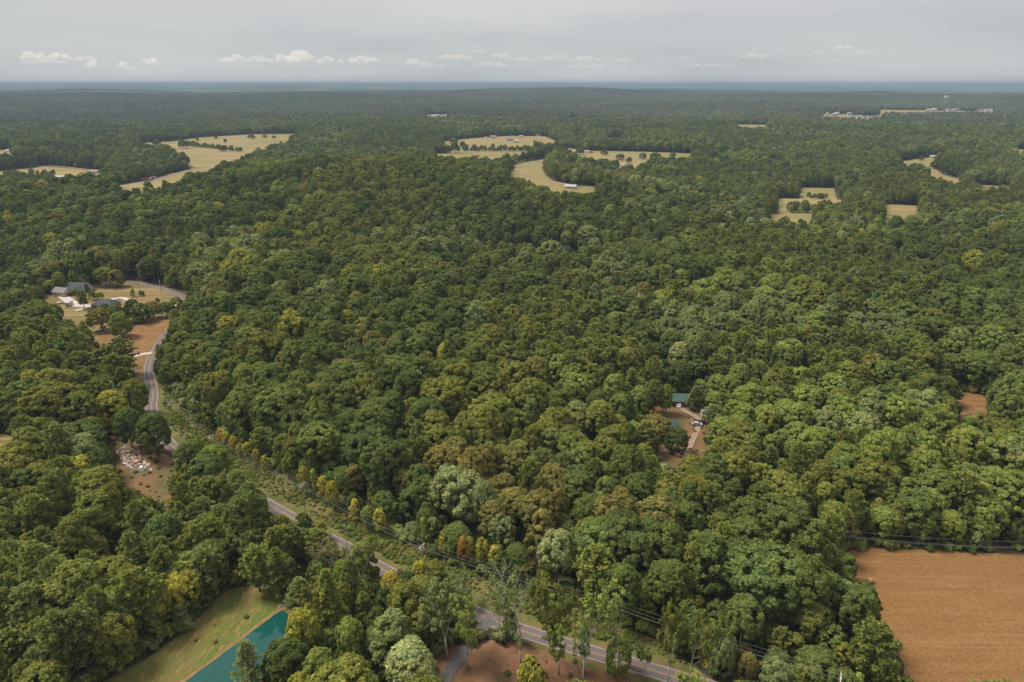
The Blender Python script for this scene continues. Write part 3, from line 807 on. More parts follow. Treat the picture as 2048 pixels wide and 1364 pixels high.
for u0, v0, u1, v1, st, sc0, k0 in ROWS:
    a, b = P(u0, v0), P(u1, v1)
    m0 = max(2, int(np.hypot(*(a - b)[:2]) / st))
    for q0 in range(m0 * k0):
        c0 = a + (b - a) * ((q0 // k0 + rng.uniform(-.3, .3)) / m0)
        rowx.append(c0[0] + rng.uniform(-2, 2)); rowy.append(c0[1] + (q0 % k0) * st * .8 + rng.uniform(-2, 2)); rows_s.append(sc0 * rng.uniform(.7, 1.25))
nrow = len(rowx)
tx = np.concatenate([tx, rowx]); ty = np.concatenate([ty, rowy]); isp = np.concatenate([isp, np.zeros(nrow, bool)])
rowscale = np.concatenate([rng.uniform(.55, .8, nlow), np.ones(len(tx) - nrow - nlow), rows_s]); inrow = np.arange(len(tx)) >= len(tx) - nrow
tz = H(tx, ty)
tu, tv_ = pix(tx, ty, tz)
n = len(tx)
young = inside(tu, tv_, PINES[-1][0])

# ------------------------------------------------------------------ trees one can point to
HERO = []            # (u, v_base, v_top, width_px, kind, tint name, phrase of place)
def hero(u, vb, vt, w, kind, tint, where): HERO.append((u, vb, vt, w, kind, tint, where))
pd, rd, dc, rw = 'on the bank at the tip of the pond', 'between the pond and the road', 'beside the red dirt clearing', 'in the rough verge beyond the road'
hero(520, 1183, 1087, 58, 'pine', 'fresh pine green', pd); hero(562, 1187, 1090, 62, 'pine', 'pine green', pd)
hero(640, 1130, 1058, 62, 'pine', 'pine green', 'against the near edge of the road'); hero(600, 1110, 1062, 44, 'pine', 'fresh pine green', 'against the near edge of the road')
hero(642, 1082, 1040, 32, 'full', 'yellow green', 'at the far edge of the road'); hero(694, 1098, 1054, 30, 'open', 'grey green', 'at the far edge of the road')
hero(672, 1150, 1094, 50, 'sparse', 'brownish green', 'against the near edge of the road'); hero(640, 1172, 1118, 46, 'full', 'dark green', rd)
hero(690, 1188, 1120, 46, 'full', 'bright green', rd); hero(728, 1188, 1095, 50, 'open', 'light green', 'against the near edge of the road')
hero(604, 1216, 1152, 66, 'pine', 'bluish pine green', 'on the bank at the tip of the pond'); hero(642, 1258, 1168, 58, 'open', 'olive green', rd)
hero(690, 1238, 1165, 50, 'full', 'olive green', rd); hero(730, 1242, 1182, 52, 'pine', 'pine green', rd); hero(786, 1216, 1143, 48, 'full', 'golden yellow', 'against the near edge of the road')
hero(843, 1182, 1120, 38, 'full', 'yellow green', rw); hero(872, 1188, 1122, 54, 'full', 'olive green', rw); hero(816, 1275, 1165, 74, 'full', 'olive green', rd)
hero(934, 1216, 1160, 46, 'open', 'grey green', rw); hero(894, 1318, 1188, 80, 'open', 'grey green', 'beside the side road turning off'); hero(936, 1338, 1214, 56, 'open', 'light green', 'beside the side road turning off')
hero(818, 1292, 1214, 44, 'open', 'mid green', rd); hero(612, 1318, 1216, 70, 'full', 'yellow green', 'on the right bank of the pond'); hero(706, 1332, 1236, 56, 'full', 'light green', rd)
hero(648, 1392, 1296, 72, 'full', 'light green', 'on the right bank of the pond'); hero(706, 1424, 1314, 100, 'full', 'olive green', rd); hero(826, 1428, 1288, 124, 'oak', 'pale silvery green', 'beside the side road turning off')
hero(604, 1420, 1345, 46, 'full', 'yellow green', 'on the right bank of the pond'); hero(506, 1385, 1278, 82, 'feather', 'pale silvery green', 'at the water of the pond')
hero(760, 1330, 1255, 60, 'full', 'mid green', rd); hero(760, 1290, 1215, 55, 'full', 'dark green', rd); hero(660, 1310, 1262, 50, 'full', 'mid green', rd)
hero(1042, 1334, 1172, 78, 'sparse', 'grey green', 'alone on the red dirt clearing'); hero(1108, 1318, 1185, 58, 'open', 'olive green', dc); hero(1170, 1348, 1206, 88, 'open', 'light green', dc)
hero(1118, 1350, 1262, 52, 'open', 'light green', dc); hero(1164, 1390, 1284, 56, 'open', 'grey green', dc); hero(1236, 1346, 1272, 52, 'full', 'light green', dc); hero(1289, 1362, 1298, 32, 'open', 'mid green', dc)
hero(1334, 1378, 1234, 48, 'open', 'olive green', dc); hero(1374, 1388, 1244, 54, 'open', 'olive green', dc); hero(1404, 1392, 1250, 46, 'open', 'light green', dc); hero(1440, 1364, 1258, 50, 'full', 'pale silvery green', 'under the power line by the road')
hero(1540, 1408, 1314, 66, 'full', 'grey green', 'under the power line by the road'); hero(1488, 1385, 1305, 48, 'full', 'brownish green', 'under the power line by the road'); hero(1062, 1398, 1328, 62, 'bush', 'yellow green', dc)
hero(998, 1274, 1190, 36, 'open', 'olive green', 'at the corner of the side road'); hero(1020, 1282, 1215, 26, 'sapling', 'dark green', 'at the corner of the side road'); hero(1112, 1174, 1062, 74, 'oak', 'pale silvery green', 'at the wood edge beyond the power line')
hero(1006, 1112, 1030, 58, 'oak', 'grey green', 'at the wood edge beyond the power line'); hero(1240, 1250, 1130, 80, 'oak', 'deep green', 'at the wood edge beyond the power line'); hero(1180, 1130, 1040, 72, 'oak', 'olive green', 'at the wood edge beyond the power line')
hero(920, 1060, 935, 100, 'oak', 'pale silvery green', 'at the wood edge beyond the power line'); hero(965, 1075, 960, 60, 'oak', 'grey green', 'at the wood edge beyond the power line')
jy = 'beside the junk yard'
hero(278, 828, 756, 54, 'full', 'olive green', 'overhanging the bend of the road'); hero(232, 853, 778, 68, 'full', 'yellow green', 'behind the junk yard'); hero(266, 897, 814, 58, 'full', 'deep green', jy); hero(316, 912, 822, 66, 'full', 'dark green', jy)
hero(190, 892, 832, 58, 'full', 'olive green', jy); hero(166, 918, 848, 100, 'oak', 'dark green', jy); hero(396, 932, 880, 50, 'bush', 'bright green', 'between the junk yard and the power line'); hero(432, 958, 890, 62, 'full', 'bright green', 'between the junk yard and the power line')
hero(172, 978, 910, 68, 'full', 'yellow green', jy); hero(205, 965, 895, 60, 'full', 'dark green', jy); hero(55, 884, 832, 32, 'full', 'deep green', 'at the corner of the small yard lawn'); hero(92, 890, 831, 42, 'full', 'yellow green', 'at the corner of the small yard lawn')
hl = 'in the hedge below the house lawn'
hero(213, 572, 534, 44, 'oak', 'olive green', 'behind the house lawn'); hero(236, 574, 538, 30, 'full', 'brownish green', 'behind the house lawn'); hero(150, 591, 577, 14, 'full', 'bright green', 'in front of the grey roofed house'); hero(169, 617, 579, 24, 'pine', 'pine green', 'on the concrete drive')
hero(175, 585, 567, 10, 'full', 'dark green', 'in front of the grey roofed house'); hero(187, 600, 584, 14, 'full', 'dark green', 'beside the hip roofed shelter'); hero(200, 599, 584, 17, 'full', 'bright green', 'beside the hip roofed shelter')
hero(267, 594, 576, 10, 'sapling', 'bright green', 'on the house lawn'); hero(283, 592, 582, 11, 'bush', 'mid green', 'on the house lawn'); hero(316, 608, 596, 10, 'sapling', 'dark green', 'on the house lawn')
for u, vb, vt, w, t in ((270, 640, 597, 36, 'dark green'), (308, 636, 602, 32, 'brownish green'), (335, 634, 603, 30, 'mid green'), (357, 632, 593, 32, 'olive green'), (234, 652, 610, 40, 'deep green'), (204, 662, 614, 44, 'brownish green'), (246, 674, 622, 46, 'bright green'), (285, 645, 605, 30, 'mid green'), (215, 640, 606, 26, 'dark green')):
    hero(u, vb, vt, w, 'full', t, hl)
hero(383, 622, 584, 16, 'full', 'deep green', 'where the drive meets the road'); hero(250, 752, 671, 62, 'pine', 'bluish pine green', 'at the corner of the dry meadow')
for u, vb, vt, w in ((228, 756, 690, 52), (208, 760, 694, 52), (262, 772, 708, 46), (236, 778, 704, 50), (252, 790, 730, 46)): hero(u, vb, vt, w, 'pine', 'pine green', 'in the stand below the dry meadow')
gh = 'beside the green roofed house'
hero(1306, 826, 758, 42, 'pine', 'bluish pine green', gh); hero(1330, 828, 768, 26, 'full', 'bright green', gh); hero(1388, 818, 770, 38, 'pine', 'bluish pine green', gh); hero(1425, 858, 808, 44, 'pine', 'bluish pine green', gh); hero(1310, 872, 832, 66, 'full', 'brownish green', 'beside the green roofed shed')
hero(1352, 905, 856, 44, 'full', 'dark green', 'beside the green roofed shed')
hero(916, 606, 552, 34, 'dead', 'grey green', 'standing above the wood'); hero(1160, 910, 872, 34, 'dead', 'grey green', 'standing in the wood below the clearing')
# orange and yellow saplings along the wood edge under the wires
for u, vb, t in ((420, 868, 'olive green'), (445, 885, 'orange brown'), (455, 892, 'yellow green'), (470, 905, 'golden yellow'), (484, 912, 'yellow green'), (498, 920, 'yellow green'), (515, 930, 'golden yellow'), (532, 940, 'yellow green'), (612, 985, 'yellow green'), (632, 992, 'light green'), (650, 1004, 'golden yellow'),
                 (668, 1020, 'yellow green'), (712, 1040, 'golden yellow'), (738, 1058, 'light green'), (762, 1070, 'yellow green'), (850, 1090, 'light green'), (893, 1112, 'yellow green'), (928, 1130, 'orange brown'), (940, 1128, 'yellow green'), (965, 1132, 'yellow green'), (990, 1140, 'golden yellow'), (1000, 1150, 'mid green')):
    hero(u, vb, vb - int(rng.uniform(42, 62) * (.62 if vb < 960 else 1)), 26 * (.7 if vb < 960 else 1.05), 'sapling' if rng.random() < .7 else 'full', t, 'along the wood edge under the wires')
FARH = [(315, 298, 279, 27), (367, 297, 280, 26), (446, 303, 290, 16), (395, 284, 275, 6), (451, 287, 277, 7), (503, 277, 269, 14), (530, 277, 269, 10), (548, 277, 271, 8), (432, 279, 270, 7), (908, 294, 275, 18), (925, 296, 282, 12), (948, 301, 288, 9), (986, 301, 287, 10), (1072, 300, 284, 14),
        (1100, 302, 289, 10), (1088, 298, 290, 14), (1160, 310, 293, 20), (1208, 310, 299, 14), (1240, 320, 308, 22), (1258, 326, 314, 12), (1285, 318, 305, 18), (1310, 322, 305, 22), (1345, 318, 303, 14), (1120, 364, 340, 24), (1150, 372, 352, 22), (1018, 343, 328, 22), (1870, 338, 320, 26), (1842, 322, 312, 10), (1790, 455, 430, 22), (1640, 398, 385, 16), (1590, 420, 402, 18), (1680, 440, 410, 60)]
for u, vb, vt, w in FARH:
    hero(u, vb, vt, w, 'full', ('dark green', 'deep green', 'mid green', 'olive green')[(u + vb) % 4], 'standing out in the far tan fields')

KINDNAME = {'oak': 'broadleaf_tree', 'full': 'broadleaf_tree', 'poplar': 'broadleaf_tree', 'open': 'open_crowned_tree', 'sparse': 'sparse_tree', 'pine': 'pine_tree', 'sapling': 'sapling', 'bush': 'bush', 'dead': 'dead_tree', 'feather': 'feathery_conifer'}
KINDWORD = {'oak': 'broad crowned tree', 'full': 'bushy leafy tree', 'poplar': 'narrow crowned tree', 'open': 'thin crowned tree with pale limbs', 'sparse': 'half bare tree with white spreading limbs', 'pine': 'pine', 'sapling': 'slender young tree', 'bush': 'low rounded bush', 'dead': 'leafless grey dead tree', 'feather': 'feathery drooping young conifer'}
def plant(kind, var, loc, rz, sx, sz, tintv, label, group):
    p = PROTO[kind][var % len(PROTO[kind])]
    o = thing(KINDNAME[kind], label, {'pine': 'pine', 'bush': 'bush', 'sapling': 'sapling', 'dead': 'dead tree'}.get(kind, 'tree'), loc, rz, group, (sx, sx, sz))
    link(bpy.data.objects.new('trunk', p['trunk']), o)
    if p['crown'] is not None:
        c = link(bpy.data.objects.new('crown', p['crown']), o)
        c['tint'] = [float(q) for q in tintv]
    return o
hx, hy, hr = [], [], []
for i, (u, vb, vt, w, kind, tn, where) in enumerate(HERO):
    g = P(u, vb)
    d = float(np.linalg.norm(g[:2]))
    # height so that the top shows at vt
    dv = ray(u, vt); t = math.hypot(g[0], g[1]) / math.hypot(dv[0], dv[1]); top = CAMZ + dv[2] * t
    hgt = max(top - g[2], 1.5)
    dep = g[1] * CP - (g[2] + hgt / 2 - CAMZ) * SP
    wid = w * dep / FPX
    p = PROTO[kind][0]
    tv = np.array(TINT[tn]) * rng.uniform(.92, 1.1)
    lab = (tn + ' ' + KINDWORD[kind] + ' ' + where) if kind != 'dead' else KINDWORD[kind] + ' ' + where
    plant(kind, i if kind != 'sparse' else 0, g, rng.uniform(0, 6.28), min(max(wid / p['w'], .2), 2.2), hgt / p['h'], tv, lab, KINDWORD[kind] + 's ' + where)
    hx.append(g[0]); hy.append(g[1]); hr.append(wid / 2 * .75 + 2.0)
# broken snag by the road
g = P(1215, 1345)
sn = thing('broken_snag', 'tall bare broken snag with a forked splintered top beside the road', 'dead tree', g)
MB().tube([(0, 0, 0), (.1, 0, 5), (.5, .1, 9.5), (.9, .1, 12)], [.32, .27, .22, .2], 8).build('trunk', M_PALE, sn, True)
for e, r_ in (((3.2, .2, 16.2), .12), ((.2, .3, 15.2), .12), ((1.9, -.4, 16.6), .09), ((2.6, .5, 15.0), .06)):
    MB().tube([(.85, .1, 11.7), ((.9 + e[0]) / 2 + .1, .1, 13.8), e], [.16, r_, .03], 6).build('limb', M_GREY, sn, True)
hx.append(g[0]); hy.append(g[1]); hr.append(3)
hx, hy, hr = map(np.array, (hx, hy, hr))
# forest trees give way to the ones placed by hand
ok = np.ones(len(tx), bool)
for a, b, r_ in zip(hx, hy, hr): ok &= np.hypot(tx - a, ty - b) > r_ * .9
tx, ty, tz, isp, tu, tv_, young, rowscale, inrow = (q[ok] for q in (tx, ty, tz, isp, tu, tv_, young, rowscale, inrow))
n = len(tx)
BEYOND = [(302, 700), (345, 790), (480, 905), (600, 975), (860, 1115), (1150, 1215), (1310, 1280), (1480, 1420), (1600, 1600), (2600, 1600), (2600, 170), (380, 170), (390, 600)]
# species grow in drifts: each has its own slow field over the land
LP = np.log(BP)[:, None] * np.ones((9, n))
for kk in range(9):
    f_ = np.zeros(n)
    for wl in (62, 105, 190, 420):
        a_, p_ = rng.uniform(0, 3.14), rng.uniform(0, 6.28)
        f_ += np.sin((tx * math.cos(a_) + ty * math.sin(a_)) / wl * 6.28 * .5 + p_ + 1.2 * np.sin((ty * math.cos(a_) - tx * math.sin(a_)) / wl * 2.1 + p_))
    LP[kk] += .95 * f_ + .55 * rng.gumbel(size=n)
ti = np.argmax(LP, 0)
BT = np.array([TINT[k] for k in BROAD])
tint = BT[ti] * rng.uniform(.82, 1.2, (n, 1)) * (1 + rng.normal(0, .05, (n, 1)) * np.array([[1, .2, -.6]]))
PT = np.array([TINT['pine green'], TINT['fresh pine green'], TINT['bluish pine green'], TINT['pine green']])
pi = rng.choice(4, n)
tint = tint * .8 + .2 * tint.mean(0)
tint[isp] = (PT[pi] * rng.uniform(.92, 1.28, (n, 1)))[isp]
edge = np.zeros(n, bool)
nr_ = np.where(np.hypot(tx, ty) < 900)[0]
edge[nr_] = ~clear_of(tx[nr_] + 7, ty[nr_]) | ~clear_of(tx[nr_] - 7, ty[nr_]) | ~clear_of(tx[nr_], ty[nr_] - 7) | ~clear_of(tx[nr_], ty[nr_] + 7)
edge |= inrow
kindv = np.where(isp, 'pine', np.where(edge, 'full', np.where(rng.random(n) < .22, 'poplar', np.where(rng.random(n) < .14, 'full', 'oak'))))
nv = {'oak': 8, 'poplar': 4, 'full': 6, 'pine': 6}
var = np.array([rng.integers(nv[k]) for k in kindv])
var[isp] = rng.choice([0, 2, 3, 5, 0, 2, 3, 5, 1], isp.sum())
stand = 1 + .13 * np.sin(tx / 57 + 2 * np.sin(ty / 83)) * np.sin(ty / 64 + .7)
sz = (rng.normal(.97, .17, n) * stand).clip(.5, 1.4); sx = sz ** .8 * rng.normal(1.16, .14, n).clip(.8, 1.5)
# the belt of trees on the near side of the road is lower, and so is the wood edge by the strip
kn = np.where(np.hypot(tx, ty) < 420)[0]
dn = np.array([np.min(np.hypot(RP[:, 0] - a, RP[:, 1] - b)) for a, b in zip(tx[kn], ty[kn])])
beyond_ = inside(tu[kn], tv_[kn], BEYOND)
f_ = np.where(~beyond_ & (dn < 38), .72 + .28 * (dn / 38), np.where(beyond_ & (dn < 26), .6 + .4 * (dn / 26), 1.0))
sz[kn] *= f_; sx[kn] *= f_ ** .7
sx[isp] *= .98; sz[isp] *= rng.uniform(.8, 1.05, isp.sum())
sz *= rowscale; sx *= rowscale
sz[young] *= .32; sx[young] *= .5
spin = rng.uniform(0, 6.283, n)

# understorey points
ux, uy = jitter_grid(-420, 420, 70, 430, 5.2)
k = in_wedge(ux, uy); ux, uy = ux[k], uy[k]
k = clear_of(ux, uy); ux, uy = ux[k], uy[k]
ex, ey = jitter_grid(-420, 420, 70, 430, 2.7)
k = in_wedge(ex, ey); ex, ey = ex[k], ey[k]
INN = np.zeros(len(ex), bool); OUT_ = np.zeros(len(ex), bool)
for pl_, m_ in CLEAR[:14]:
    INN |= inside(ex, ey, pl_); OUT_ |= near_inside(ex, ey, pl_, 4.5)
drd = np.array([np.min(np.hypot(RP[:, 0] - a, RP[:, 1] - b)) for a, b in zip(ex, ey)])
k = OUT_ & ~INN & (drd > RW / 2 + 2.2) & (rng.random(len(ex)) < .8); ex, ey = ex[k], ey[k]
ux = np.concatenate([ux, ex]); uy = np.concatenate([uy, ey])
uk = np.array(['bush'] * len(ux), dtype='<U8'); uk[rng.random(len(ux)) < .22] = 'sapling'
us = rng.uniform(.7, 1.7, len(ux)); us[-len(ex):] *= .8

def place_word(x, y, u, v):
    dpond = np.hypot(x - PONDC[0], y - PONDC[1])
    droad = np.min(np.hypot(RP[:, 0] - x, RP[:, 1] - y))
    far_side = inside(np.array([u]), np.array([v]), BEYOND)[0]
    dhay = np.min(np.hypot(HAYE[:, 0] - x, HAYE[:, 1] - y))
    if dhay < 14: return 'at the edge of the tan hay field'
    if far_side:
        if dhay < 45: return 'in the wood near the tan hay field'
        if droad < 28: return 'at the wood edge along the power line'
        if droad < 60: return 'inside the wood past the power line'
        return 'deep in the wood beyond the power line'
    if dpond < 45: return 'in the wood beside the pond'
    if droad < 20: return 'beside the near side of the road'
    djunk = np.hypot(x - JUNKC[0], y - JUNKC[1])
    if djunk < 55: return 'in the wood around the junk yard'
    return 'in the wood between pond and junk yard'
PONDC, JUNKC = P(470, 1310), P(270, 925)
HAYE = np.array(CLEAR[0][0])
dist = np.sqrt(tx ** 2 + ty ** 2 + (CAMZ - 10) ** 2)
mu, mv = pix(tx, ty, tz + 9)
seen = (mu > -40) & (mu < 2090) & (mv < 1400)
order = np.argsort(dist)
solo = np.zeros(n, bool)
cnt = {'b': 0, 'p': 0}
lim = {'b': 300 - sum(1 for h in HERO if h[4] in ('oak', 'full', 'poplar', 'open', 'feather', 'sparse')), 'p': 270}
# deterministic, largest in view first
for i in order:
    if not seen[i]: continue
    c = 'p' if isp[i] else 'b'
    if cnt[c] >= lim[c]: continue
    cnt[c] += 1; solo[i] = True
    kd = str(kindv[i]); pl = place_word(tx[i], ty[i], mu[i], mv[i])
    tn = ('pine green', 'fresh pine green', 'bluish pine green', 'pine green')[pi[i]] if isp[i] else BROAD[ti[i]]
    size = 'tall ' if sz[i] > 1.1 else ('small ' if sz[i] < .88 else '')
    plant(kd, int(var[i]), (tx[i], ty[i], tz[i]), float(spin[i]), float(sx[i]), float(sz[i]), tint[i], (size + tn + ' ' + KINDWORD[kd] + ' ' + pl).replace('bushy leafy tree', 'bushy tree'), size + tn + ' ' + KINDWORD[kd] + 's ' + pl)
r_ = ~solo
picks = np.array([ORDER[k][v] for k, v in zip(kindv[r_], var[r_])])
uz = H(ux, uy)
P_all = np.concatenate([np.c_[tx, ty, tz][r_], np.c_[ux, uy, uz]])
pk = np.concatenate([picks, [ORDER[k][rng.integers(3)] for k in uk]])
sp_all = np.concatenate([np.c_[np.zeros(n), np.zeros(n), spin][r_], np.c_[np.zeros(len(ux)), np.zeros(len(ux)), rng.uniform(0, 6.28, len(ux))]])
sz_all = np.concatenate([np.c_[sx, sx, sz][r_], np.c_[us, us, us]])
ut = BT[rng.choice(9, len(ux), p=BP)] * rng.uniform(.8, 1.1, (len(ux), 1))
ti_all = np.concatenate([tint[r_], ut])
scatter('woodland', SC, P_all, pk, sp_all, sz_all, ti_all, 'unbroken green summer woodland rolling away behind the nearer trees', 'woodland')
# brush in the verge
vx, vy = jitter_grid(-330, 140, 80, 420, .95, .5)
VP = CLEAR[1][0]
k = inside(vx, vy, VP); vx, vy = vx[k], vy[k]
dr = np.min(np.hypot(vx[:, None] - RP[None, ::2, 0], vy[:, None] - RP[None, ::2, 1]), 1)
pn = np.sin(vx / 9 + 2 * np.sin(vy / 13)) * np.sin(vy / 8 + 1) + rng.normal(0, .35, len(vx))
k = (dr > RW / 2 + 2.6) & (pn > -.62); vx, vy = vx[k], vy[k]
vs = rng.uniform(.05, .30, len(vx)) * (1 + .35 * np.sin(vx / 5) * np.sin(vy / 6))
vt_ = np.where(rng.random((len(vx), 1)) < .16, np.array([[.25, .18, .09]]), np.array([[.15, .185, .042]])) * rng.uniform(.7, 1.25, (len(vx), 1))
scatter('verge_brush', SC, np.c_[vx, vy, H(vx, vy)], [ORDER['bush'][q % 3] for q in range(len(vx))], np.c_[np.zeros(len(vx)), np.zeros(len(vx)), rng.uniform(0, 6.28, len(vx))],
        np.c_[vs * 1.3, vs * 1.3, vs], vt_, 'low green and brown brush growing on the strip beside the road', 'brush')
wx, wy = jitter_grid(-330, 330, 70, 430, 2.6, .5)
wm = np.zeros(len(wx), bool)
for pl_, pr_ in ((CLEAR[3][0], .10), (CLEAR[6][0], .45), (CLEAR[8][0], .25), (CLEAR[2][0], .05), (CLEAR[10][0], .3)):
    wm |= inside(wx, wy, pl_) & (rng.random(len(wx)) < pr_)
pw = np.array(wp)
wm &= ~inside(wx, wy, rim) & (np.array([np.min(np.hypot(SIDE[:, 0] - a, SIDE[:, 1] - b)) for a, b in zip(wx, wy)]) > 2.4)
for pp, w in PXY + [(RP, RW + 1)]:
    k = np.where(wm)[0]
    wm[k[np.min(np.hypot(wx[k][:, None] - pp[None, :, 0], wy[k][:, None] - pp[None, :, 1]), 1) < w / 2 + .5]] = False
wx, wy = wx[wm], wy[wm]; m = len(wx); ws = rng.uniform(.10, .34, m)
scatter('weeds', SC, np.c_[wx, wy, H(wx, wy)], [ORDER['bush'][q % 3] for q in range(m)], np.c_[np.zeros(m), np.zeros(m), rng.uniform(0, 6.28, m)], np.c_[ws * 1.4, ws * 1.4, ws * .8],
        np.where(rng.random((m, 1)) < .4, np.array([[.19, .13, .055]]), np.array([[.095, .115, .026]])) * rng.uniform(.7, 1.2, (m, 1)), 'scattered tufts of weeds on the bare dirt and pond bank', 'weeds')
# distant wood as patches
fx, fy = jitter_grid(-6300, 6300, 1500, 7600, 44, .25)
rr = np.hypot(fx, fy)
k = in_wedge(fx, fy) & (rr > 2665) & (rr < 7700); fx, fy = fx[k], fy[k]
k = clear_of(fx, fy); fx, fy = fx[k], fy[k]
m = len(fx)
dr_ = np.sin(fx / 260 + 2 * np.sin(fy / 400)) * np.sin(fy / 310 + 1)
ft = np.array([[.088, .102, .044]]) * (1 + .22 * dr_[:, None]) * rng.uniform(.82, 1.2, (m, 1))
fs = rng.uniform(.95, 1.15, m)
scatter('distant_woodland', PC, np.c_[fx, fy, H(fx, fy)], rng.integers(0, 5, m), np.c_[np.zeros(m), np.zeros(m), rng.integers(0, 4, m) * 1.5708 + rng.uniform(-.2, .2, m)], np.c_[fs, fs, fs], ft,
        'hazy blue green distant woodland stretching to the far ridges', 'woodland')
# farthest wood: one rough canopy over the ridges
rows = np.geomspace(7550, 30500, 260); cols = np.linspace(-.86, .86, 620)
CX, CY = np.meshgrid(cols, rows)
X2 = CX * CY; Y2 = CY.copy()
X2 += rng.uniform(-8, 8, X2.shape)
Z2 = H(X2, Y2) + 13 + rng.uniform(-5, 5, X2.shape)
nc = len(cols)
ii, jj = np.meshgrid(np.arange(nc - 1), np.arange(len(rows) - 1)); q = (jj * nc + ii).ravel()
tag(link(bpy.data.objects.new('far_canopy', mesh_np('far_canopy', np.stack([X2, Y2, Z2], -1).reshape(-1, 3), np.stack([q, q + 1, q + nc + 1, q + nc], -1), [M_CAN]))),
    'blue wooded ridges along the horizon', 'woodland', kind='stuff')

# ------------------------------------------------------------------ utility poles and wires
def pole(u, v, hgt=11.0, az=0.0, where='', cross=True, transformer=False, small=False):
    g = P(u, v, hgt)
    o = thing('utility_pole', 'wooden utility pole ' + where, 'utility pole', g, az, 'utility poles')
    MB().tube([(0, 0, 0), (0, 0, hgt * .5), (0, 0, hgt + .35)], [.19, .165, .13], 8).build('shaft', M_POLE, o)
    if cross:
        MB().box((0, .17, hgt - .25), (3.0, .16, .18)).build('crossarm', M_ARM, o)
        if not small: MB().box((0, .17, hgt - 1.1), (1.9, .14, .15)).build('crossarm', M_ARM, o)
        for x in (-1.38, -.05, 1.38):
            MB().lathe([(.05, 0), (.09, .08), (.06, .16), (.09, .24), (.03, .32)], 8, (x, .17, hgt - .17)).build('insulator', M_WHITE, o)
    if transformer:
        MB().lathe([(.05, 0), (.28, .02), (.28, .9), (.2, 1.0), (.05, 1.05)], 12, (.42, 0, hgt - 2.4)).build('transformer', M_METAL, o)
    return g, az, hgt
def azim(a, b):
    return math.atan2(b[1] - a[1], b[0] - a[0]) - math.pi / 2
line_px = [(1684, 1352, 'among trees at the lower edge of the wood'), (1222, 1206, 'beside the forked broken snag'), (844, 1091, 'among yellow saplings at the wood edge'), (604, 968, 'by a patch of pale brown brush at the wood edge'), (422, 871, 'across from the junk yard'), (341, 802, 'on the grassy strip at the road bend'), (268, 737, 'beside the pines at the dry meadow')]
tops = [P(u, v, 11) for u, v, _ in line_px]
posts = []
for i, (u, v, wh) in enumerate(line_px):
    a, b = tops[max(i - 1, 0)], tops[min(i + 1, len(tops) - 1)]
    posts.append(pole(u, v, 11, azim(a, b), wh, transformer=i in (1, 2, 6)))
p_r = pole(1660, 1063, 10, azim(P(1660, 1063, 10), P(2100, 1088, 10)), 'at the corner of the tan hay field', small=True)
p_r2 = pole(2130, 1090, 10, azim(P(1660, 1063, 10), P(2100, 1088, 10)), 'beyond the far hedge of the tan hay field', small=True)
pole(40, 845, 9, .3, 'at the corner of the small yard lawn', cross=False)
p_h1 = pole(318, 560, 10, -.9, 'on the grass beside the curving road', small=True, transformer=True)
pole(274, 556, 9, -.9, 'leaning at the top of the house lawn', cross=False)
pole(141, 551, 8, 0, 'behind the grey roofed house', cross=False)
p_h2 = pole(325, 655, 9, .2, 'between the dry meadow and the road', cross=False)
pole(1606, 925, 9, .2, 'in a gap of the big wood', cross=False)
def wire(a, b, offs, dz, sag, where):
    ga, aa, ha = a; gb, ab, hb = b
    A = Vector((ga[0] + offs * math.cos(aa), ga[1] + offs * math.sin(aa), ga[2] + ha + dz)); B = Vector((gb[0] + offs * math.cos(ab), gb[1] + offs * math.sin(ab), gb[2] + hb + dz))
    pts = [A.lerp(B, t / 14) - Vector((0, 0, 4 * sag * (t / 14) * (1 - t / 14))) for t in range(15)]
    o = MB().tube(pts, .024, 4).build('wire', M_WIRE)
    tag(o, 'thin pale power wire strung ' + where, 'power wire', 'power wires ' + where)
SPAN = ['from the snag pole to the lower wood edge', 'from the snag pole to the yellow saplings', 'from the yellow saplings to the brown brush', 'from the brown brush towards the junk yard', 'from the junk yard to the road bend', 'from the road bend to the pines']
for i in range(len(posts) - 1):
    d = float(np.linalg.norm(posts[i][0] - posts[i + 1][0]))
    for off, dz in ((-1.38, .1), (-.05, .1), (1.38, .1), (0.2, -1.2)):
        wire(posts[i], posts[i + 1], off, dz, d * .013, SPAN[i])
for off, dz in ((-1.38, .1), (1.38, .1), (0.1, -1.2)): wire(p_r, p_r2, off, dz, 1.4, 'along the far hedge of the tan hay field')

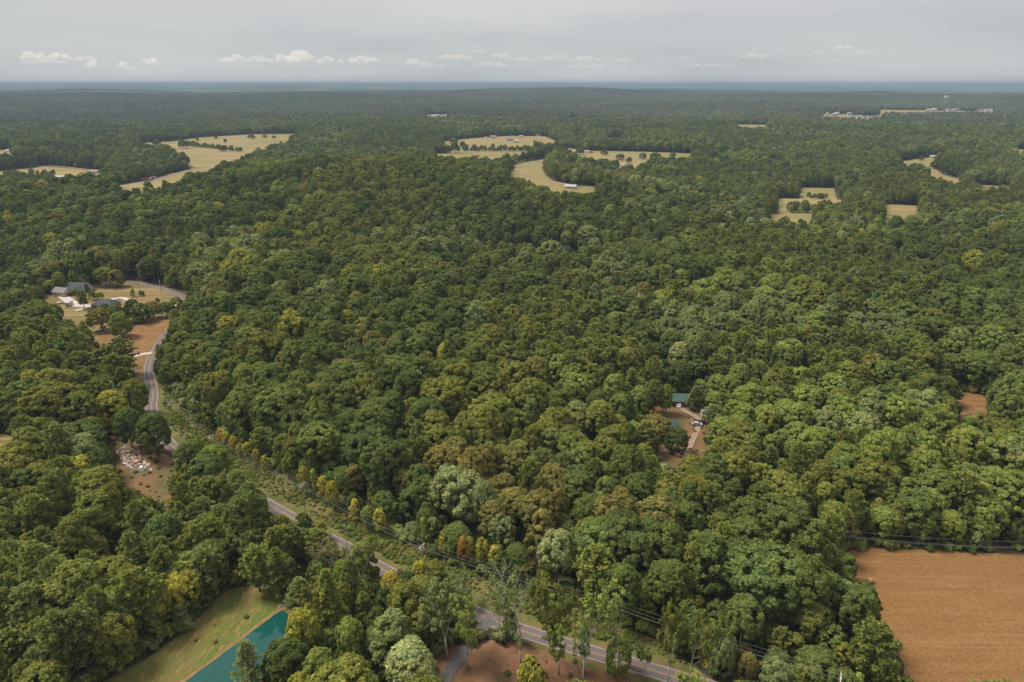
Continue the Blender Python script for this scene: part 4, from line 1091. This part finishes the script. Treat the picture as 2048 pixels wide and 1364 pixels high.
# ------------------------------------------------------------------ buildings
def gable(name, label, cat, loc, rz, w, d, h, rise, wall, roof, windows=(), doors=(), over=.4, chimney=False, group=None, hip=False):
    o = thing(name, label, cat, (loc[0], loc[1], loc[2] - .05), rz, group)
    wb = MB(); hw, hd = w / 2, d / 2
    wb.box((0, 0, h / 2), (w, d, h))
    if not hip:
        for x in (-hw, hw):
            wb.face([(x, -hd, h), (x, hd, h), (x, 0, h + rise)])
    wb.build('wall', wall, o)
    rb = MB(); e = over; t = .14; ins = w * .5 - d * .35 if hip else hw + e
    lowz = h - rise * e / hd
    for s in (-1, 1):
        if hip: q = [(-hw - e, s * (hd + e), lowz), (hw + e, s * (hd + e), lowz), (ins, 0, h + rise), (-ins, 0, h + rise)]
        else: q = [(-hw - e, s * (hd + e), lowz), (hw + e, s * (hd + e), lowz), (hw + e, 0, h + rise), (-hw - e, 0, h + rise)]
        up = [(x, y, z + t) for x, y, z in q]
        if s > 0: q, up = q[::-1], up[::-1]
        rb.face(up); rb.face([p for p in q[::-1]])
        for i in range(4): rb.face([q[i], q[(i + 1) % 4], up[(i + 1) % 4], up[i]])
    if hip:
        for s in (-1, 1):
            q = [(s * (hw + e), -hd - e, lowz + t), (s * (hw + e), hd + e, lowz + t), (s * ins, 0, h + rise + t)]
            rb.face(q if s > 0 else q[::-1])
    r = rb.build('roof', roof, o)
    if chimney: MB().box((w * .22, hd * .25, h + rise + .1), (.8, .8, 1.6)).build('chimney', flat('brick', (.25, .12, .08)), r)
    for (x, side, z, ww, wh) in windows:
        if side in 'fb':
            y = (-hd - .03) if side == 'f' else (hd + .03); wn = MB().box((x, y, z), (ww, .08, wh)).build('window', M_GLASS, o)
            MB().box((x, y, z - wh / 2 - .06), (ww + .2, .16, .1)).build('sill', M_WHITE, wn)
        else:
            xx = (-hw - .03) if side == 'l' else (hw + .03); wn = MB().box((xx, x, z), (.08, ww, wh)).build('window', M_GLASS, o)
            MB().box((xx, x, z - wh / 2 - .06), (.16, ww + .2, .1)).build('sill', M_WHITE, wn)
    for (x, side, dw, dh, m) in doors:
        if side in 'fb': MB().box((x, (-hd - .05) if side == 'f' else (hd + .05), dh / 2), (dw, .1, dh)).build('door', m, o)
        else: MB().box(((-hw - .05) if side == 'l' else (hw + .05), x, dh / 2), (.1, dw, dh)).build('door', m, o)
    return o
M_SLATE = mat('grey_shingle', [(.3, (.055, .058, .065)), (.7, (.095, .098, .105))], scale=2, detail=6)
M_SLATE2 = mat('light_shingle', [(.3, (.16, .15, .15)), (.7, (.24, .23, .225))], scale=2, detail=6)
M_SIDING = flat('beige_siding', (.46, .40, .33)); M_WSIDE = flat('white_siding', (.50, .48, .45)); M_GRN = flat('green_metal', (.045, .092, .070), .45, .4)
M_RED = flat('red_metal', (.28, .065, .05), .6); M_LTIN = flat('pale_tin', (.40, .41, .42), .5, .3); M_BRN = flat('brown_wall', (.25, .17, .12))
M_TINR = flat('rust_roof', (.34, .13, .09))
pl = P(158, 583)
hs = gable('house', 'beige ranch house with a dark grey shingle roof at the head of the lawn', 'house', P(160, 582), R(-8), 15, 9.5, 3.0, 3.4, M_SIDING, M_SLATE, windows=[(-4.6, 'f', 1.7, 1.5, 1.3), (-1.5, 'f', 1.7, 1.5, 1.3), (3.5, 'f', 1.7, 1.4, 1.3), (0, 'r', 1.8, 1.4, 1.4), (0, 'l', 1.8, 1.4, 1.4)], doors=[(1.2, 'f', 1.1, 2.1, M_WHITE)], chimney=True)
gb = MB()
for x0, y0, x1, y1 in ((1, -9.5, 6.5, -4.76),):
    gb.box(((x0 + x1) / 2, (y0 + y1) / 2, 1.5), (x1 - x0, y1 - y0, 3.0)); gb.face([(x0, y0, 3.0), (x1, y0, 3.0), ((x0 + x1) / 2, y0, 5.0)])
gb.build('gable_wing', M_SIDING, hs)
rb = MB()
for s in (-1, 1):
    q = [(3.75 + s * 3.2, -9.9, 2.75), (3.75, -9.9, 5.15), (3.75, -1.0, 5.15), (3.75 + s * 3.2, -3.6, 2.75)]
    rb.face(q if s > 0 else q[::-1])
rb.build('wing_roof', M_SLATE, hs)
MB().box((3.75, -9.55, 1.7), (1.8, .1, 1.4)).build('window', M_GLASS, hs)
pr = MB(); pr.box((-3.6, -6.0, .15), (7, 2.4, .3)); pr.build('porch_floor', M_CONC, hs)
for x in (-6.6, -4.6, -2.6, -.6): MB().box((x, -6.9, 1.5), (.16, .16, 2.5)).build('porch_post', M_WHITE, hs)
MB().face([(-7.4, -7.4, 2.7), (.9, -7.4, 2.7), (.9, -4.7, 3.4), (-7.4, -4.7, 3.4)]).build('porch_roof', M_SLATE, hs)
gable('garage', 'pale garage with a light grey roof and white door beside the ranch house', 'garage', P(127, 590), R(-14), 10, 8, 3.2, 2.4, M_SIDING, M_SLATE2, windows=[(1.8, 'r', 1.8, 1, 1)], doors=[(-.9, 'r', 4.6, 2.6, M_WHITE), (-2.5, 'f', 1, 2.1, M_WHITE)])
gable('shelter', 'hip roofed shelter with dark grey roof inside the loop of the drive', 'building', P(213, 613), R(-6), 14, 10, 2.2, 3.2, M_BRN, M_SLATE, windows=[(-4, 'f', 1.3, 1.4, 1), (4, 'f', 1.3, 1.4, 1)], doors=[(0, 'f', 1.1, 2.0, M_WHITE)], hip=True)
cb = thing('storage_container', 'white storage container standing on the concrete drive', 'container', P(139, 611), R(12))
MB().box((0, 0, 1.35), (2.6, 6.4, 2.6)).build('body', M_WSIDE, cb)
MB().box((0, 0, 2.7), (2.7, 6.5, .12)).build('roof', M_LTIN, cb)
for s in (-1, 1): MB().box((s * .64, -3.23, 1.3), (1.2, .06, 2.3)).build('door', M_WHITE, cb)
gable('house', 'house with a long green metal roof among pines', 'house', P(1364, 806), R(-4), 12, 8, 2.8, 2.0, M_BRN, M_GRN, windows=[(3, 'f', 1.6, 1.4, 1.1), (0, 'f', 1.6, 1.4, 1.1)], doors=[(-3.8, 'f', 2.6, 2.2, M_GLASS)])
gable('shed', 'small white shed with a green metal roof below the house', 'shed', P(1342, 858), R(28), 5.5, 4, 2.4, 1.3, M_WSIDE, M_GRN, doors=[(0, 'r', 1.4, 2.0, M_BRN)], windows=[(-1.2, 'f', 1.4, .8, .8)])
ob = gable('outbuilding', 'tiny grey outhouse shed at the right of the green roofed house', 'shed', P(1406, 834), .1, 2.0, 1.8, 3.4, .5, M_SIDING, M_SLATE2, doors=[(0, 'f', .8, 1.9, M_BRN)])
FB = [(110, 356, 16, 46, 8, 3.2, 2.0, 'long grey roofed poultry barn beside the left meadow', 'barn', M_LTIN, M_LTIN, 4), (188, 347, 10, 24, 12, 5, 3, 'white farmhouse with brown roof at the end of the left meadow', 'house', M_WSIDE, M_BRN, 5), (177, 335, 10, 10, 7, 4, 2, 'white shed at the wood edge above the left meadow', 'shed', M_WSIDE, M_LTIN, 0),
      (293, 362, 10, 26, 12, 4.5, 3, 'red barn beside the lane meadow', 'barn', M_RED, M_RED, 12), (307, 358, 8, 14, 9, 4, 2.5, 'white trailer house next to the red barn', 'house', M_WSIDE, M_LTIN, 6),
      (1141, 377, 10, 24, 13, 4.2, 3, 'white barn with pale tin roof at the tip of the curved meadow', 'barn', M_WSIDE, M_LTIN, -14), (1253, 334, 10, 26, 12, 4.5, 3, 'white house in the small yard among dark trees', 'house', M_WSIDE, M_LTIN, 10), (1020, 282, 10, 30, 16, 8, 5, 'large white house in the middle of the farm pasture', 'house', M_WSIDE, M_SLATE2, 5),
      (1033, 285, 10, 18, 10, 5, 3, 'pinkish outbuilding beside the large white house', 'building', M_TINR, M_LTIN, 0), (986, 277, 10, 26, 16, 7, 5, 'grey barn behind the farm pasture', 'barn', M_WSIDE, M_SLATE2, 0), (972, 277, 10, 14, 8, 4, 2, 'low white shed left of the grey barn', 'shed', M_WSIDE, M_LTIN, 0), (1042, 275, 10, 16, 9, 5, 3, 'cream house behind the farm pasture', 'house', M_SIDING, M_LTIN, 0),
      (1042, 299, 10, 13, 10, 5, 3, 'red roofed shed among trees below the farm pasture', 'shed', M_RED, M_RED, 20), (951, 314, 10, 26, 10, 4, 2.4, 'long red roofed shed in the lower pasture', 'shed', M_BRN, M_RED, 0), (1136, 304, 10, 26, 12, 5, 3, 'tan house at the left end of the stubble field', 'house', M_SIDING, M_BRN, 8), (1150, 305, 10, 12, 9, 4, 2, 'white garage at the left end of the stubble field', 'garage', M_WSIDE, M_LTIN, 0),
      (1172, 305, 10, 18, 10, 4, 2.5, 'white trailer house right of the stubble field trees', 'house', M_WSIDE, M_LTIN, 0), (1182, 306, 10, 12, 10, 4.5, 3, 'small red barn at the stubble field', 'barn', M_RED, M_RED, 0), (1117, 277, 10, 18, 10, 5, 3, 'blue grey house beside the lane', 'house', M_SIDING, M_SLATE2, 0), (892, 315, 10, 14, 9, 4, 2.5, 'white shed at the left of the lower pasture', 'shed', M_WSIDE, M_LTIN, 0),
      (872, 233, 12, 46, 22, 7, 4, 'long pale barn in the hilltop yard', 'barn', M_WSIDE, M_LTIN, 3), (892, 233, 12, 26, 16, 7, 4, 'short pale barn in the hilltop yard', 'barn', M_SIDING, M_LTIN, -5), (1866, 316, 10, 22, 12, 5, 3, 'white house on the ridge meadow', 'house', M_WSIDE, M_LTIN, 0), (1875, 318, 10, 14, 9, 4, 2, 'brown shed on the ridge meadow', 'shed', M_BRN, M_TINR, 0),
      (18, 303, 8, 14, 9, 4, 2, 'pale shed in the corner meadow', 'shed', M_WSIDE, M_LTIN, 0)]
for u, v, z, w, d, h, rs, lab, cat, wm, rm, rz in FB:
    g = P(u, v)
    w, d, h, rs = w * .62, d * .66, h * .66, rs * .66
    win = [(x, 'f', h * .55, w * .06 + .5, h * .22) for x in np.linspace(-w * .38, w * .38, 4)]
    gable(cat.replace(' ', '_'), lab, cat, (g[0], g[1], g[2] + .4), R(rz), w, d, h, rs, wm, rm, windows=win, doors=[(w * .02, 'f', 2.2, h * .6, M_BRN)])
    hx = np.append(hx, g[0])
# town on the far ridge
trng = random.Random(5)
town = [(1758 + 3 * i, 217.5 + .3 * i) for i in range(6)] + [(1861, 222), (1868, 222), (1897, 222.5), (1908, 222.5), (1918, 221.5), (1928, 220.8), (1940, 221.5), (1951, 221.3), (1960, 222.3), (1976, 222.5), (1988, 223)] + [(1655, 229), (1673, 229.5), (1698, 230), (1704, 236), (1718, 237), (1728, 237.5), (1740, 238), (1750, 237), (1668, 232)]
WORDS = ['long low white shed', 'boxy cream building', 'small white house', 'wide tin roofed building', 'pale grey house', 'tan gabled house']
for i, (u, v) in enumerate(town):
    g = P(u, v)
    w = trng.uniform(18, 44) if i < 17 else trng.uniform(13, 20)
    k = i % 6
    gable('town_building', WORDS[k] + (' in the row along the far town ground' if i < 17 else ' in the cluster among trees near the far town'), 'building', (g[0], g[1], g[2] + .45), R(trng.uniform(-20, 20)), w, w * .5, trng.uniform(7, 10), trng.uniform(2, 3.4),
          (M_WSIDE, M_SIDING, M_WSIDE, M_LTIN, M_SIDING, M_WSIDE)[k], (M_LTIN, M_LTIN, M_SLATE2, M_LTIN, M_SLATE2, M_BRN)[k], windows=[(x, 'f', 5, w * .1, 2.5) for x in (-w * .3, 0, w * .3)], group='far town buildings')
g = P(1888, 214)
wt = thing('water_tower', 'white water tower on legs above the far town', 'water tower', g)
dW = float(np.linalg.norm(g[:2])); sc_ = dW / FPX * .8
MB().lathe([(.5, 0), (3.2 * sc_, 2.0 * sc_), (3.6 * sc_, 4.2 * sc_), (2.6 * sc_, 6.2 * sc_), (.3, 7.0 * sc_)], 16, (0, 0, 15.0 * sc_)).build('tank', M_WSIDE, wt, True)
MB().lathe([(1.0, 0), (.8, 15.5 * sc_)], 10).build('riser', M_WSIDE, wt)
for a in range(6):
    c_, s_ = math.cos(a * 1.047), math.sin(a * 1.047)
    MB().tube([(c_ * 4.0 * sc_, s_ * 4.0 * sc_, 0), (c_ * 2.7 * sc_, s_ * 2.7 * sc_, 17.5 * sc_)], .7, 6).build('leg', M_WSIDE, wt)
MB().lathe([(3.5 * sc_, 0), (3.5 * sc_, .6)], 16, (0, 0, 8 * sc_)).build('brace_ring', M_WSIDE, wt)
g = P(1581, 193)
rm_ = thing('radio_mast', 'thin dark lattice radio mast rising from the distant woods', 'mast', g)
hm = 17 * float(np.linalg.norm(g[:2])) / FPX
for a in range(3): MB().tube([(1.2 * math.cos(a * 2.09), 1.2 * math.sin(a * 2.09), 0), (1.0 * math.cos(a * 2.09), 1.0 * math.sin(a * 2.09), hm)], .5, 4).build('mast_leg', M_METAL, rm_)
for k in range(8): MB().box((0, 0, hm * (k + .5) / 8), (2.6, 2.6, .8)).build('brace', M_RED if k % 2 else M_METAL, rm_)

# ------------------------------------------------------------------ vehicles and yard things
def car(label, loc, rz, paint, pickup=False):
    o = thing('parked_car', label, 'car', loc, rz)
    b = MB(); L_, W_ = 4.6, 1.85
    prof = [(-2.3, .35), (2.3, .35), (2.3, .75), (2.15, .88), (1.15, .98), (.55, 1.45), (-1.2, 1.48), (-1.75, 1.0), (-2.25, .95)] if not pickup else [(-2.6, .45), (2.5, .45), (2.5, .95), (1.3, 1.1), (.8, 1.7), (-.4, 1.72), (-.6, 1.12), (-2.6, 1.12)]
    n_ = len(prof)
    for s in (-1, 1):
        for x, z in prof:
            k = .86 if z > 1.2 else 1
            b.v.append((x, s * W_ / 2 * k, z))
    b.f.append(tuple(range(n_))); b.f.append(tuple(n_ + k for k in reversed(range(n_))))
    for k in range(n_): b.f.append((k, k + n_, (k + 1) % n_ + n_, (k + 1) % n_))
    b.build('body', paint, o)
    if not pickup:
        MB().face([(1.12, -.8, 1.01), (1.12, .8, 1.01), (.6, .72, 1.42), (.6, -.72, 1.42)]).build('windscreen', M_GLASS, o)
        MB().face([(-1.72, .78, 1.06), (-1.72, -.78, 1.06), (-1.26, -.7, 1.45), (-1.26, .7, 1.45)]).build('rear_window', M_GLASS, o)
        for s in (-1, 1): MB().face([(.95, s * .93, 1.03), (-1.55, s * .93, 1.03), (-1.15, s * .83, 1.4), (.5, s * .83, 1.4)]).build('side_window', M_GLASS, o)
    else:
        MB().face([(1.27, -.8, 1.13), (1.27, .8, 1.13), (.84, .74, 1.66), (.84, -.74, 1.66)]).build('windscreen', M_GLASS, o)
        for s in (-1, 1): MB().face([(1.1, s * .94, 1.15), (-.45, s * .94, 1.15), (-.35, s * .84, 1.6), (.7, s * .84, 1.6)]).build('side_window', M_GLASS, o)
    for x in (-1.45, 1.45):
        for s in (-1, 1):
            wv = MB().tube([(x, s * .72, .34), (x, s * .96, .34)], .34, 12).build('wheel', M_TYRE, o)
            MB().tube([(x, s * .93, .34), (x, s * .975, .34)], .2, 10).build('rim', M_METAL, wv)
    for s in (-1, 1): MB().box(((2.3 if not pickup else 2.5) + .01, s * .65, .74), (.06, .35, .16)).build('headlight', M_WHITE, o)
    return o
def at(u, v, lift=.12):
    g = P(u, v); return (g[0], g[1], g[2] + lift)
PR, PW, PD, PS, PB = flat('red_paint', (.42, .03, .04), .3, .5), flat('white_car_paint', (.7, .7, .7), .3, .5), flat('dark_paint', (.03, .03, .04), .3, .5), flat('silver_paint', (.42, .44, .46), .3, .5), flat('blue_paint', (.06, .12, .3), .3, .5)
car('red car parked before the white garage door', at(139, 591), R(75), PR)
car('white car parked at the carport of the green roofed house', at(1358, 813), R(70), PW)
car('silver car parked on the gravel beside the clearing', at(1394, 851), R(-8), PS)
car('dark pickup truck parked behind the silver car on the gravel', at(1404, 847), R(-15), PD, True)
car('dark red car parked by gravel at the junk yard', at(222, 880), R(160), flat('maroon_paint', (.25, .03, .03), .3, .5))
car('white van shaped pickup under the tree by the storage container', at(124, 607), R(20), PW, True)
# round hay bales
M_BALE = mat('baled_hay', [(.3, (.24, .12, .05)), (.7, (.42, .24, .11))], scale=2.5, detail=8, stretch=(1, 6, 6), bump=.8, bscale=9)
def bale(u, v, rz, label):
    g = P(u, v)
    o = thing('hay_bale', label, 'hay bale', g, rz, 'round hay bales')
    b = MB(); n_, rad, ln = 20, .85, 1.7
    prof = [(-ln / 2, rad * .02), (-ln / 2 - .03, rad * .6), (-ln / 2, rad * .93), (-ln / 2 + .1, rad), (ln / 2 - .1, rad), (ln / 2, rad * .93), (ln / 2 + .03, rad * .6), (ln / 2, rad * .02)]
    for x, r0 in prof:
        for k in range(n_):
            t = 2 * math.pi * k / n_; rr_ = r0 * (1 + .03 * math.sin(5 * t + x * 7))
            b.v.append((x, rr_ * math.cos(t), max(rad * .95 + rr_ * math.sin(t), 0.0)))
    for i in range(len(prof) - 1):
        for k in range(n_): b.f.append((i * n_ + k, (i + 1) * n_ + k, (i + 1) * n_ + (k + 1) % n_, i * n_ + (k + 1) % n_))
    b.build('rolled_hay', M_BALE, o, True)
    for x in (-.5, -.17, .17, .5):
        MB().tube([(x, .865 * math.cos(t_), .81 + .865 * math.sin(t_)) for t_ in np.linspace(-1.2, 4.34, 24)], .012, 4).build('twine', M_WSIDE, o)
bale(1739, 1166, R(18), 'round hay bale lying in the open hay field'); bale(1739, 1188, R(60), 'round hay bale half hidden by the trees at the hay field edge')
# junk yard: lumber and rubbish
JM = [flat('weathered_board', (.32, .25, .19)), flat('white_board', (.44, .40, .35)), flat('red_board', (.30, .11, .075)), flat('grey_board', (.28, .26, .25)), flat('pink_board', (.38, .23, .17))]
JN = ['weathered tan', 'white', 'rusty red', 'grey', 'pinkish']
jr = random.Random(8)
for i in range(46):
    row = i % 3
    t = jr.random()
    u0, v0 = (232 + t * 28, 900 + t * 38) if row == 0 else ((248 + t * 32, 895 + t * 40) if row == 1 else (262 + t * 38, 893 + t * 48))
    g = P(u0 + jr.uniform(-5, 5), v0 + jr.uniform(-4, 4)); c_ = jr.choice([0, 1, 1, 2, 3, 4, 0])
    o = MB().box((0, 0, .12), (jr.uniform(.4, 1.3), jr.uniform(1.2, 3.6), .16)).build('board', JM[c_])
    o.location = (g[0], g[1], g[2] + .06 + .08 * (i % 4)); o.rotation_euler = (jr.uniform(-.12, .12), jr.uniform(-.12, .12), R(38) + jr.uniform(-.5, .5))
    tag(o, JN[c_] + ' board lying in the lumber heaps of the junk yard', 'board', JN[c_] + ' boards in the junk yard')
rb_ = MB()
for i in range(420):
    t = jr.random(); off = jr.choice([0, 16, 32, 44])
    g = P(230 + off * .7 + t * 34 + jr.uniform(-5, 5), 897 + t * 44 + jr.uniform(-4, 4)); s_ = jr.uniform(.12, .5)
    rb_.box((g[0], g[1], g[2] + s_ * .4), (s_ * jr.uniform(.7, 2), s_, s_ * .7), jr.uniform(0, 3))
tag(rb_.build('rubble', flat('rubble', (.34, .27, .21))), 'pale rubble and scraps strewn between the lumber heaps', 'rubble', kind='stuff')
for u, v, lab, m_ in ((300, 905, 'dark tarpaulin heap beside the lumber', PD), (283, 938, 'white appliance lying at the end of the lumber', PW)):
    g = P(u, v); b = MB(); b.box((0, 0, .5), (1.6, 2.6, 1.0), .4, .7); b.box((.9, .4, .3), (.9, 1.4, .6), .9, .7); o = b.build('junk_heap', m_); o.location = (g[0], g[1], g[2] + .05); tag(o, lab, 'junk')
# stones at the tip of the pond
for i, (u, v) in enumerate(((558, 1214), (562, 1211), (567, 1212), (572, 1210), (556, 1218), (577, 1213))):
    g = P(u, v); bm = bmesh.new(); bmesh.ops.create_icosphere(bm, subdivisions=2, radius=.28)
    for q_ in bm.verts: q_.co *= jr.uniform(.8, 1.15)
    me = bpy.data.meshes.new('stone'); bm.to_mesh(me); bm.free(); me.materials.append(M_CONC)
    o = link(bpy.data.objects.new('stone', me)); o.location = (g[0], g[1], g[2] + .14); o.scale = (1.2, .9, .7); o.rotation_euler = (0, 0, i)
    tag(o, 'pale stone at the tip of the pond', 'stone', 'stones at the tip of the pond')
# garden shrubs, basketball post etc. around the green roofed house
o = thing('burn_barrel', 'rusty brown barrel standing by the gravel drive below the clearing', 'barrel', at(1379, 876)); MB().lathe([(.5, 0), (.52, .4), (.5, .8), (.52, 1.2), (.45, 1.22)], 14).build('drum', M_TINR, o); MB().lathe([(.54, .38), (.54, .44)], 14).build('hoop', M_BRN, o)

# ------------------------------------------------------------------ cumulus along the horizon
mc = bpy.data.materials.new('cloud'); mc.use_nodes = True
t = mc.node_tree; t.nodes.clear()
pv = N(t, 'ShaderNodeVolumePrincipled'); om = N(t, 'ShaderNodeOutputMaterial')
pv.inputs['Color'].default_value = (1, .985, .96, 1); pv.inputs['Density'].default_value = .0032; pv.inputs['Density Attribute'].default_value = ''
pv.inputs['Anisotropy'].default_value = .2
L(t, pv.outputs[0], om.inputs['Volume'])
CL = [(68, 113, 44, 16), (120, 114, 40, 14), (90, 124, 90, 8), (172, 118, 34, 10), (190, 129, 36, 12), (243, 132, 16, 14), (301, 125, 32, 14), (262, 138, 18, 6), (469, 118, 52, 14), (522, 118, 48, 13), (575, 118, 46, 14), (612, 116, 70, 22), (660, 120, 50, 13), (727, 121, 60, 14), (835, 124, 44, 12), (912, 115, 66, 11), (956, 104, 22, 5), (980, 130, 60, 10), (1000, 112, 40, 9), (1040, 120, 50, 7),
      (1060, 64, 40, 5), (1110, 116, 46, 9), (1170, 118, 58, 9), (1243, 103, 20, 5), (1278, 107, 16, 5), (1250, 121, 44, 7), (1310, 117, 30, 5), (1365, 116, 20, 6), (1505, 112, 54, 9), (1512, 100, 16, 4), (1558, 103, 12, 5), (1686, 96, 32, 11), (1724, 105, 28, 8), (1664, 122, 28, 5), (1636, 106, 20, 5), (1190, 133, 120, 7), (870, 133, 60, 6), (1420, 131, 90, 6)]
for i, (u, v, w, h) in enumerate(CL):
    D = 19000.0 + 1800 * math.sin(i * 2.1)
    d = ray(u, v + h / 2 - 1); t_ = D / d[1]; base = np.array([0, 0, CAMZ]) + d * t_
    mpp = D / FPX / CP * 1.0; ww, hh = w * mpp, h * mpp
    bm = bmesh.new(); r0 = random.Random(i)
    nb = max(6, int(w / h * 5))
    for b in range(nb):
        fx_ = r0.uniform(-.46, .46); env = (1 - (abs(fx_) * 2) ** 2) ** .6
        rad = hh * r0.uniform(.20, .36) * (.5 + .5 * env)
        z = r0.uniform(.15, .75) * hh * env
        bmesh.ops.create_icosphere(bm, subdivisions=3, radius=rad, matrix=Matrix.Translation((fx_ * ww, r0.uniform(-.3, .3) * hh, max(z, rad * .5))) @ Matrix.Diagonal((r0.uniform(1.2, 2.2), 1.3, .9, 1)))
    me = bpy.data.meshes.new('cumulus_cloud'); bm.to_mesh(me); bm.free(); me.materials.append(mc)
    o = link(bpy.data.objects.new('cumulus_cloud', me)); o.location = base
    md = o.modifiers.new('merge', 'REMESH'); md.mode = 'VOXEL'; md.voxel_size = max(hh / 22, ww / 160)
    sz_ = 'long flat' if w / h > 5 else ('tall puffy' if w / h < 2.2 else 'small rounded')
    side = ('over the left hills' if u < 330 else ('over the woods between the two farms' if u < 780 else ('over the middle farm' if u < 1320 else 'over the hills near the far town')))
    tag(o, sz_ + ' cream white cumulus cloud low ' + side, 'cloud', sz_ + ' clouds ' + side)

md_ = bpy.data.materials.new('grey_wisp'); md_.use_nodes = True
t = md_.node_tree; t.nodes.clear()
pv = N(t, 'ShaderNodeVolumePrincipled'); om = N(t, 'ShaderNodeOutputMaterial')
pv.inputs['Color'].default_value = (.55, .58, .66, 1); pv.inputs['Density'].default_value = .0011; pv.inputs['Density Attribute'].default_value = ''
L(t, pv.outputs[0], om.inputs['Volume'])
for i, (u, v, w, h, wh) in enumerate(((100, 5, 50, 6, 'at the top above the left hills'), (345, 84, 36, 5, 'left of the long bank of cumulus'), (341, 76, 16, 4, 'as a small tuft above another wisp'), (431, 80, 36, 4, 'above the left end of the long cumulus bank'), (490, 84, 20, 3, 'above the long cumulus bank'), (285, 88, 22, 3, 'above the small cumulus puffs'), (1915, 8, 70, 5, 'high above the far town'), (1880, 20, 20, 3, 'below the larger wisp above the far town'), (617, 82, 16, 3, 'above the tallest cumulus'))):
    D = 15000.0; d = ray(u, v); base = np.array([0, 0, CAMZ]) + d * (D / d[1]); mpp = D / FPX / CP; ww, hh = w * mpp, h * mpp
    bm = bmesh.new(); r0 = random.Random(50 + i)
    for b in range(9):
        fx_ = r0.uniform(-.42, .42)
        bmesh.ops.create_icosphere(bm, subdivisions=3, radius=hh * r0.uniform(.25, .5) * (1.1 - abs(fx_) * 1.6), matrix=Matrix.Translation((fx_ * ww, r0.uniform(-.2, .2) * hh, r0.uniform(-.25, .25) * hh)) @ Matrix.Diagonal((r0.uniform(2, 3.4), 2.0, .6, 1)))
    me = bpy.data.meshes.new('grey_wisp'); bm.to_mesh(me); bm.free(); me.materials.append(md_)
    o = link(bpy.data.objects.new('cloud_wisp', me)); o.location = base
    mo = o.modifiers.new('merge', 'REMESH'); mo.mode = 'VOXEL'; mo.voxel_size = max(hh / 18, ww / 140)
    tag(o, 'thin grey cloud wisp ' + wh, 'cloud', 'grey cloud wisps')

# ------------------------------------------------------------------ haze
mh = bpy.data.materials.new('haze'); mh.use_nodes = True
t = mh.node_tree; t.nodes.clear()
pv = N(t, 'ShaderNodeVolumePrincipled'); om = N(t, 'ShaderNodeOutputMaterial')
pv.inputs['Color'].default_value = (.33, .45, .60, 1); pv.inputs['Density'].default_value = 9.5e-5; pv.inputs['Density Attribute'].default_value = ''
L(t, pv.outputs[0], om.inputs['Volume'])
ztop, zlow = max(float(Z2.max()), float(vv[:, 2].max()) + 2, CAMZ + 4) + 3, float(vv[:, 2].min()) - 1.5
hz = MB().box((0, 15700, (ztop + zlow) / 2), (65000, 33400, ztop - zlow)).build('haze', mh)
hz['kind'] = 'stuff'; hz['label'] = 'thin blue summer haze over the whole landscape'; hz['category'] = 'haze'
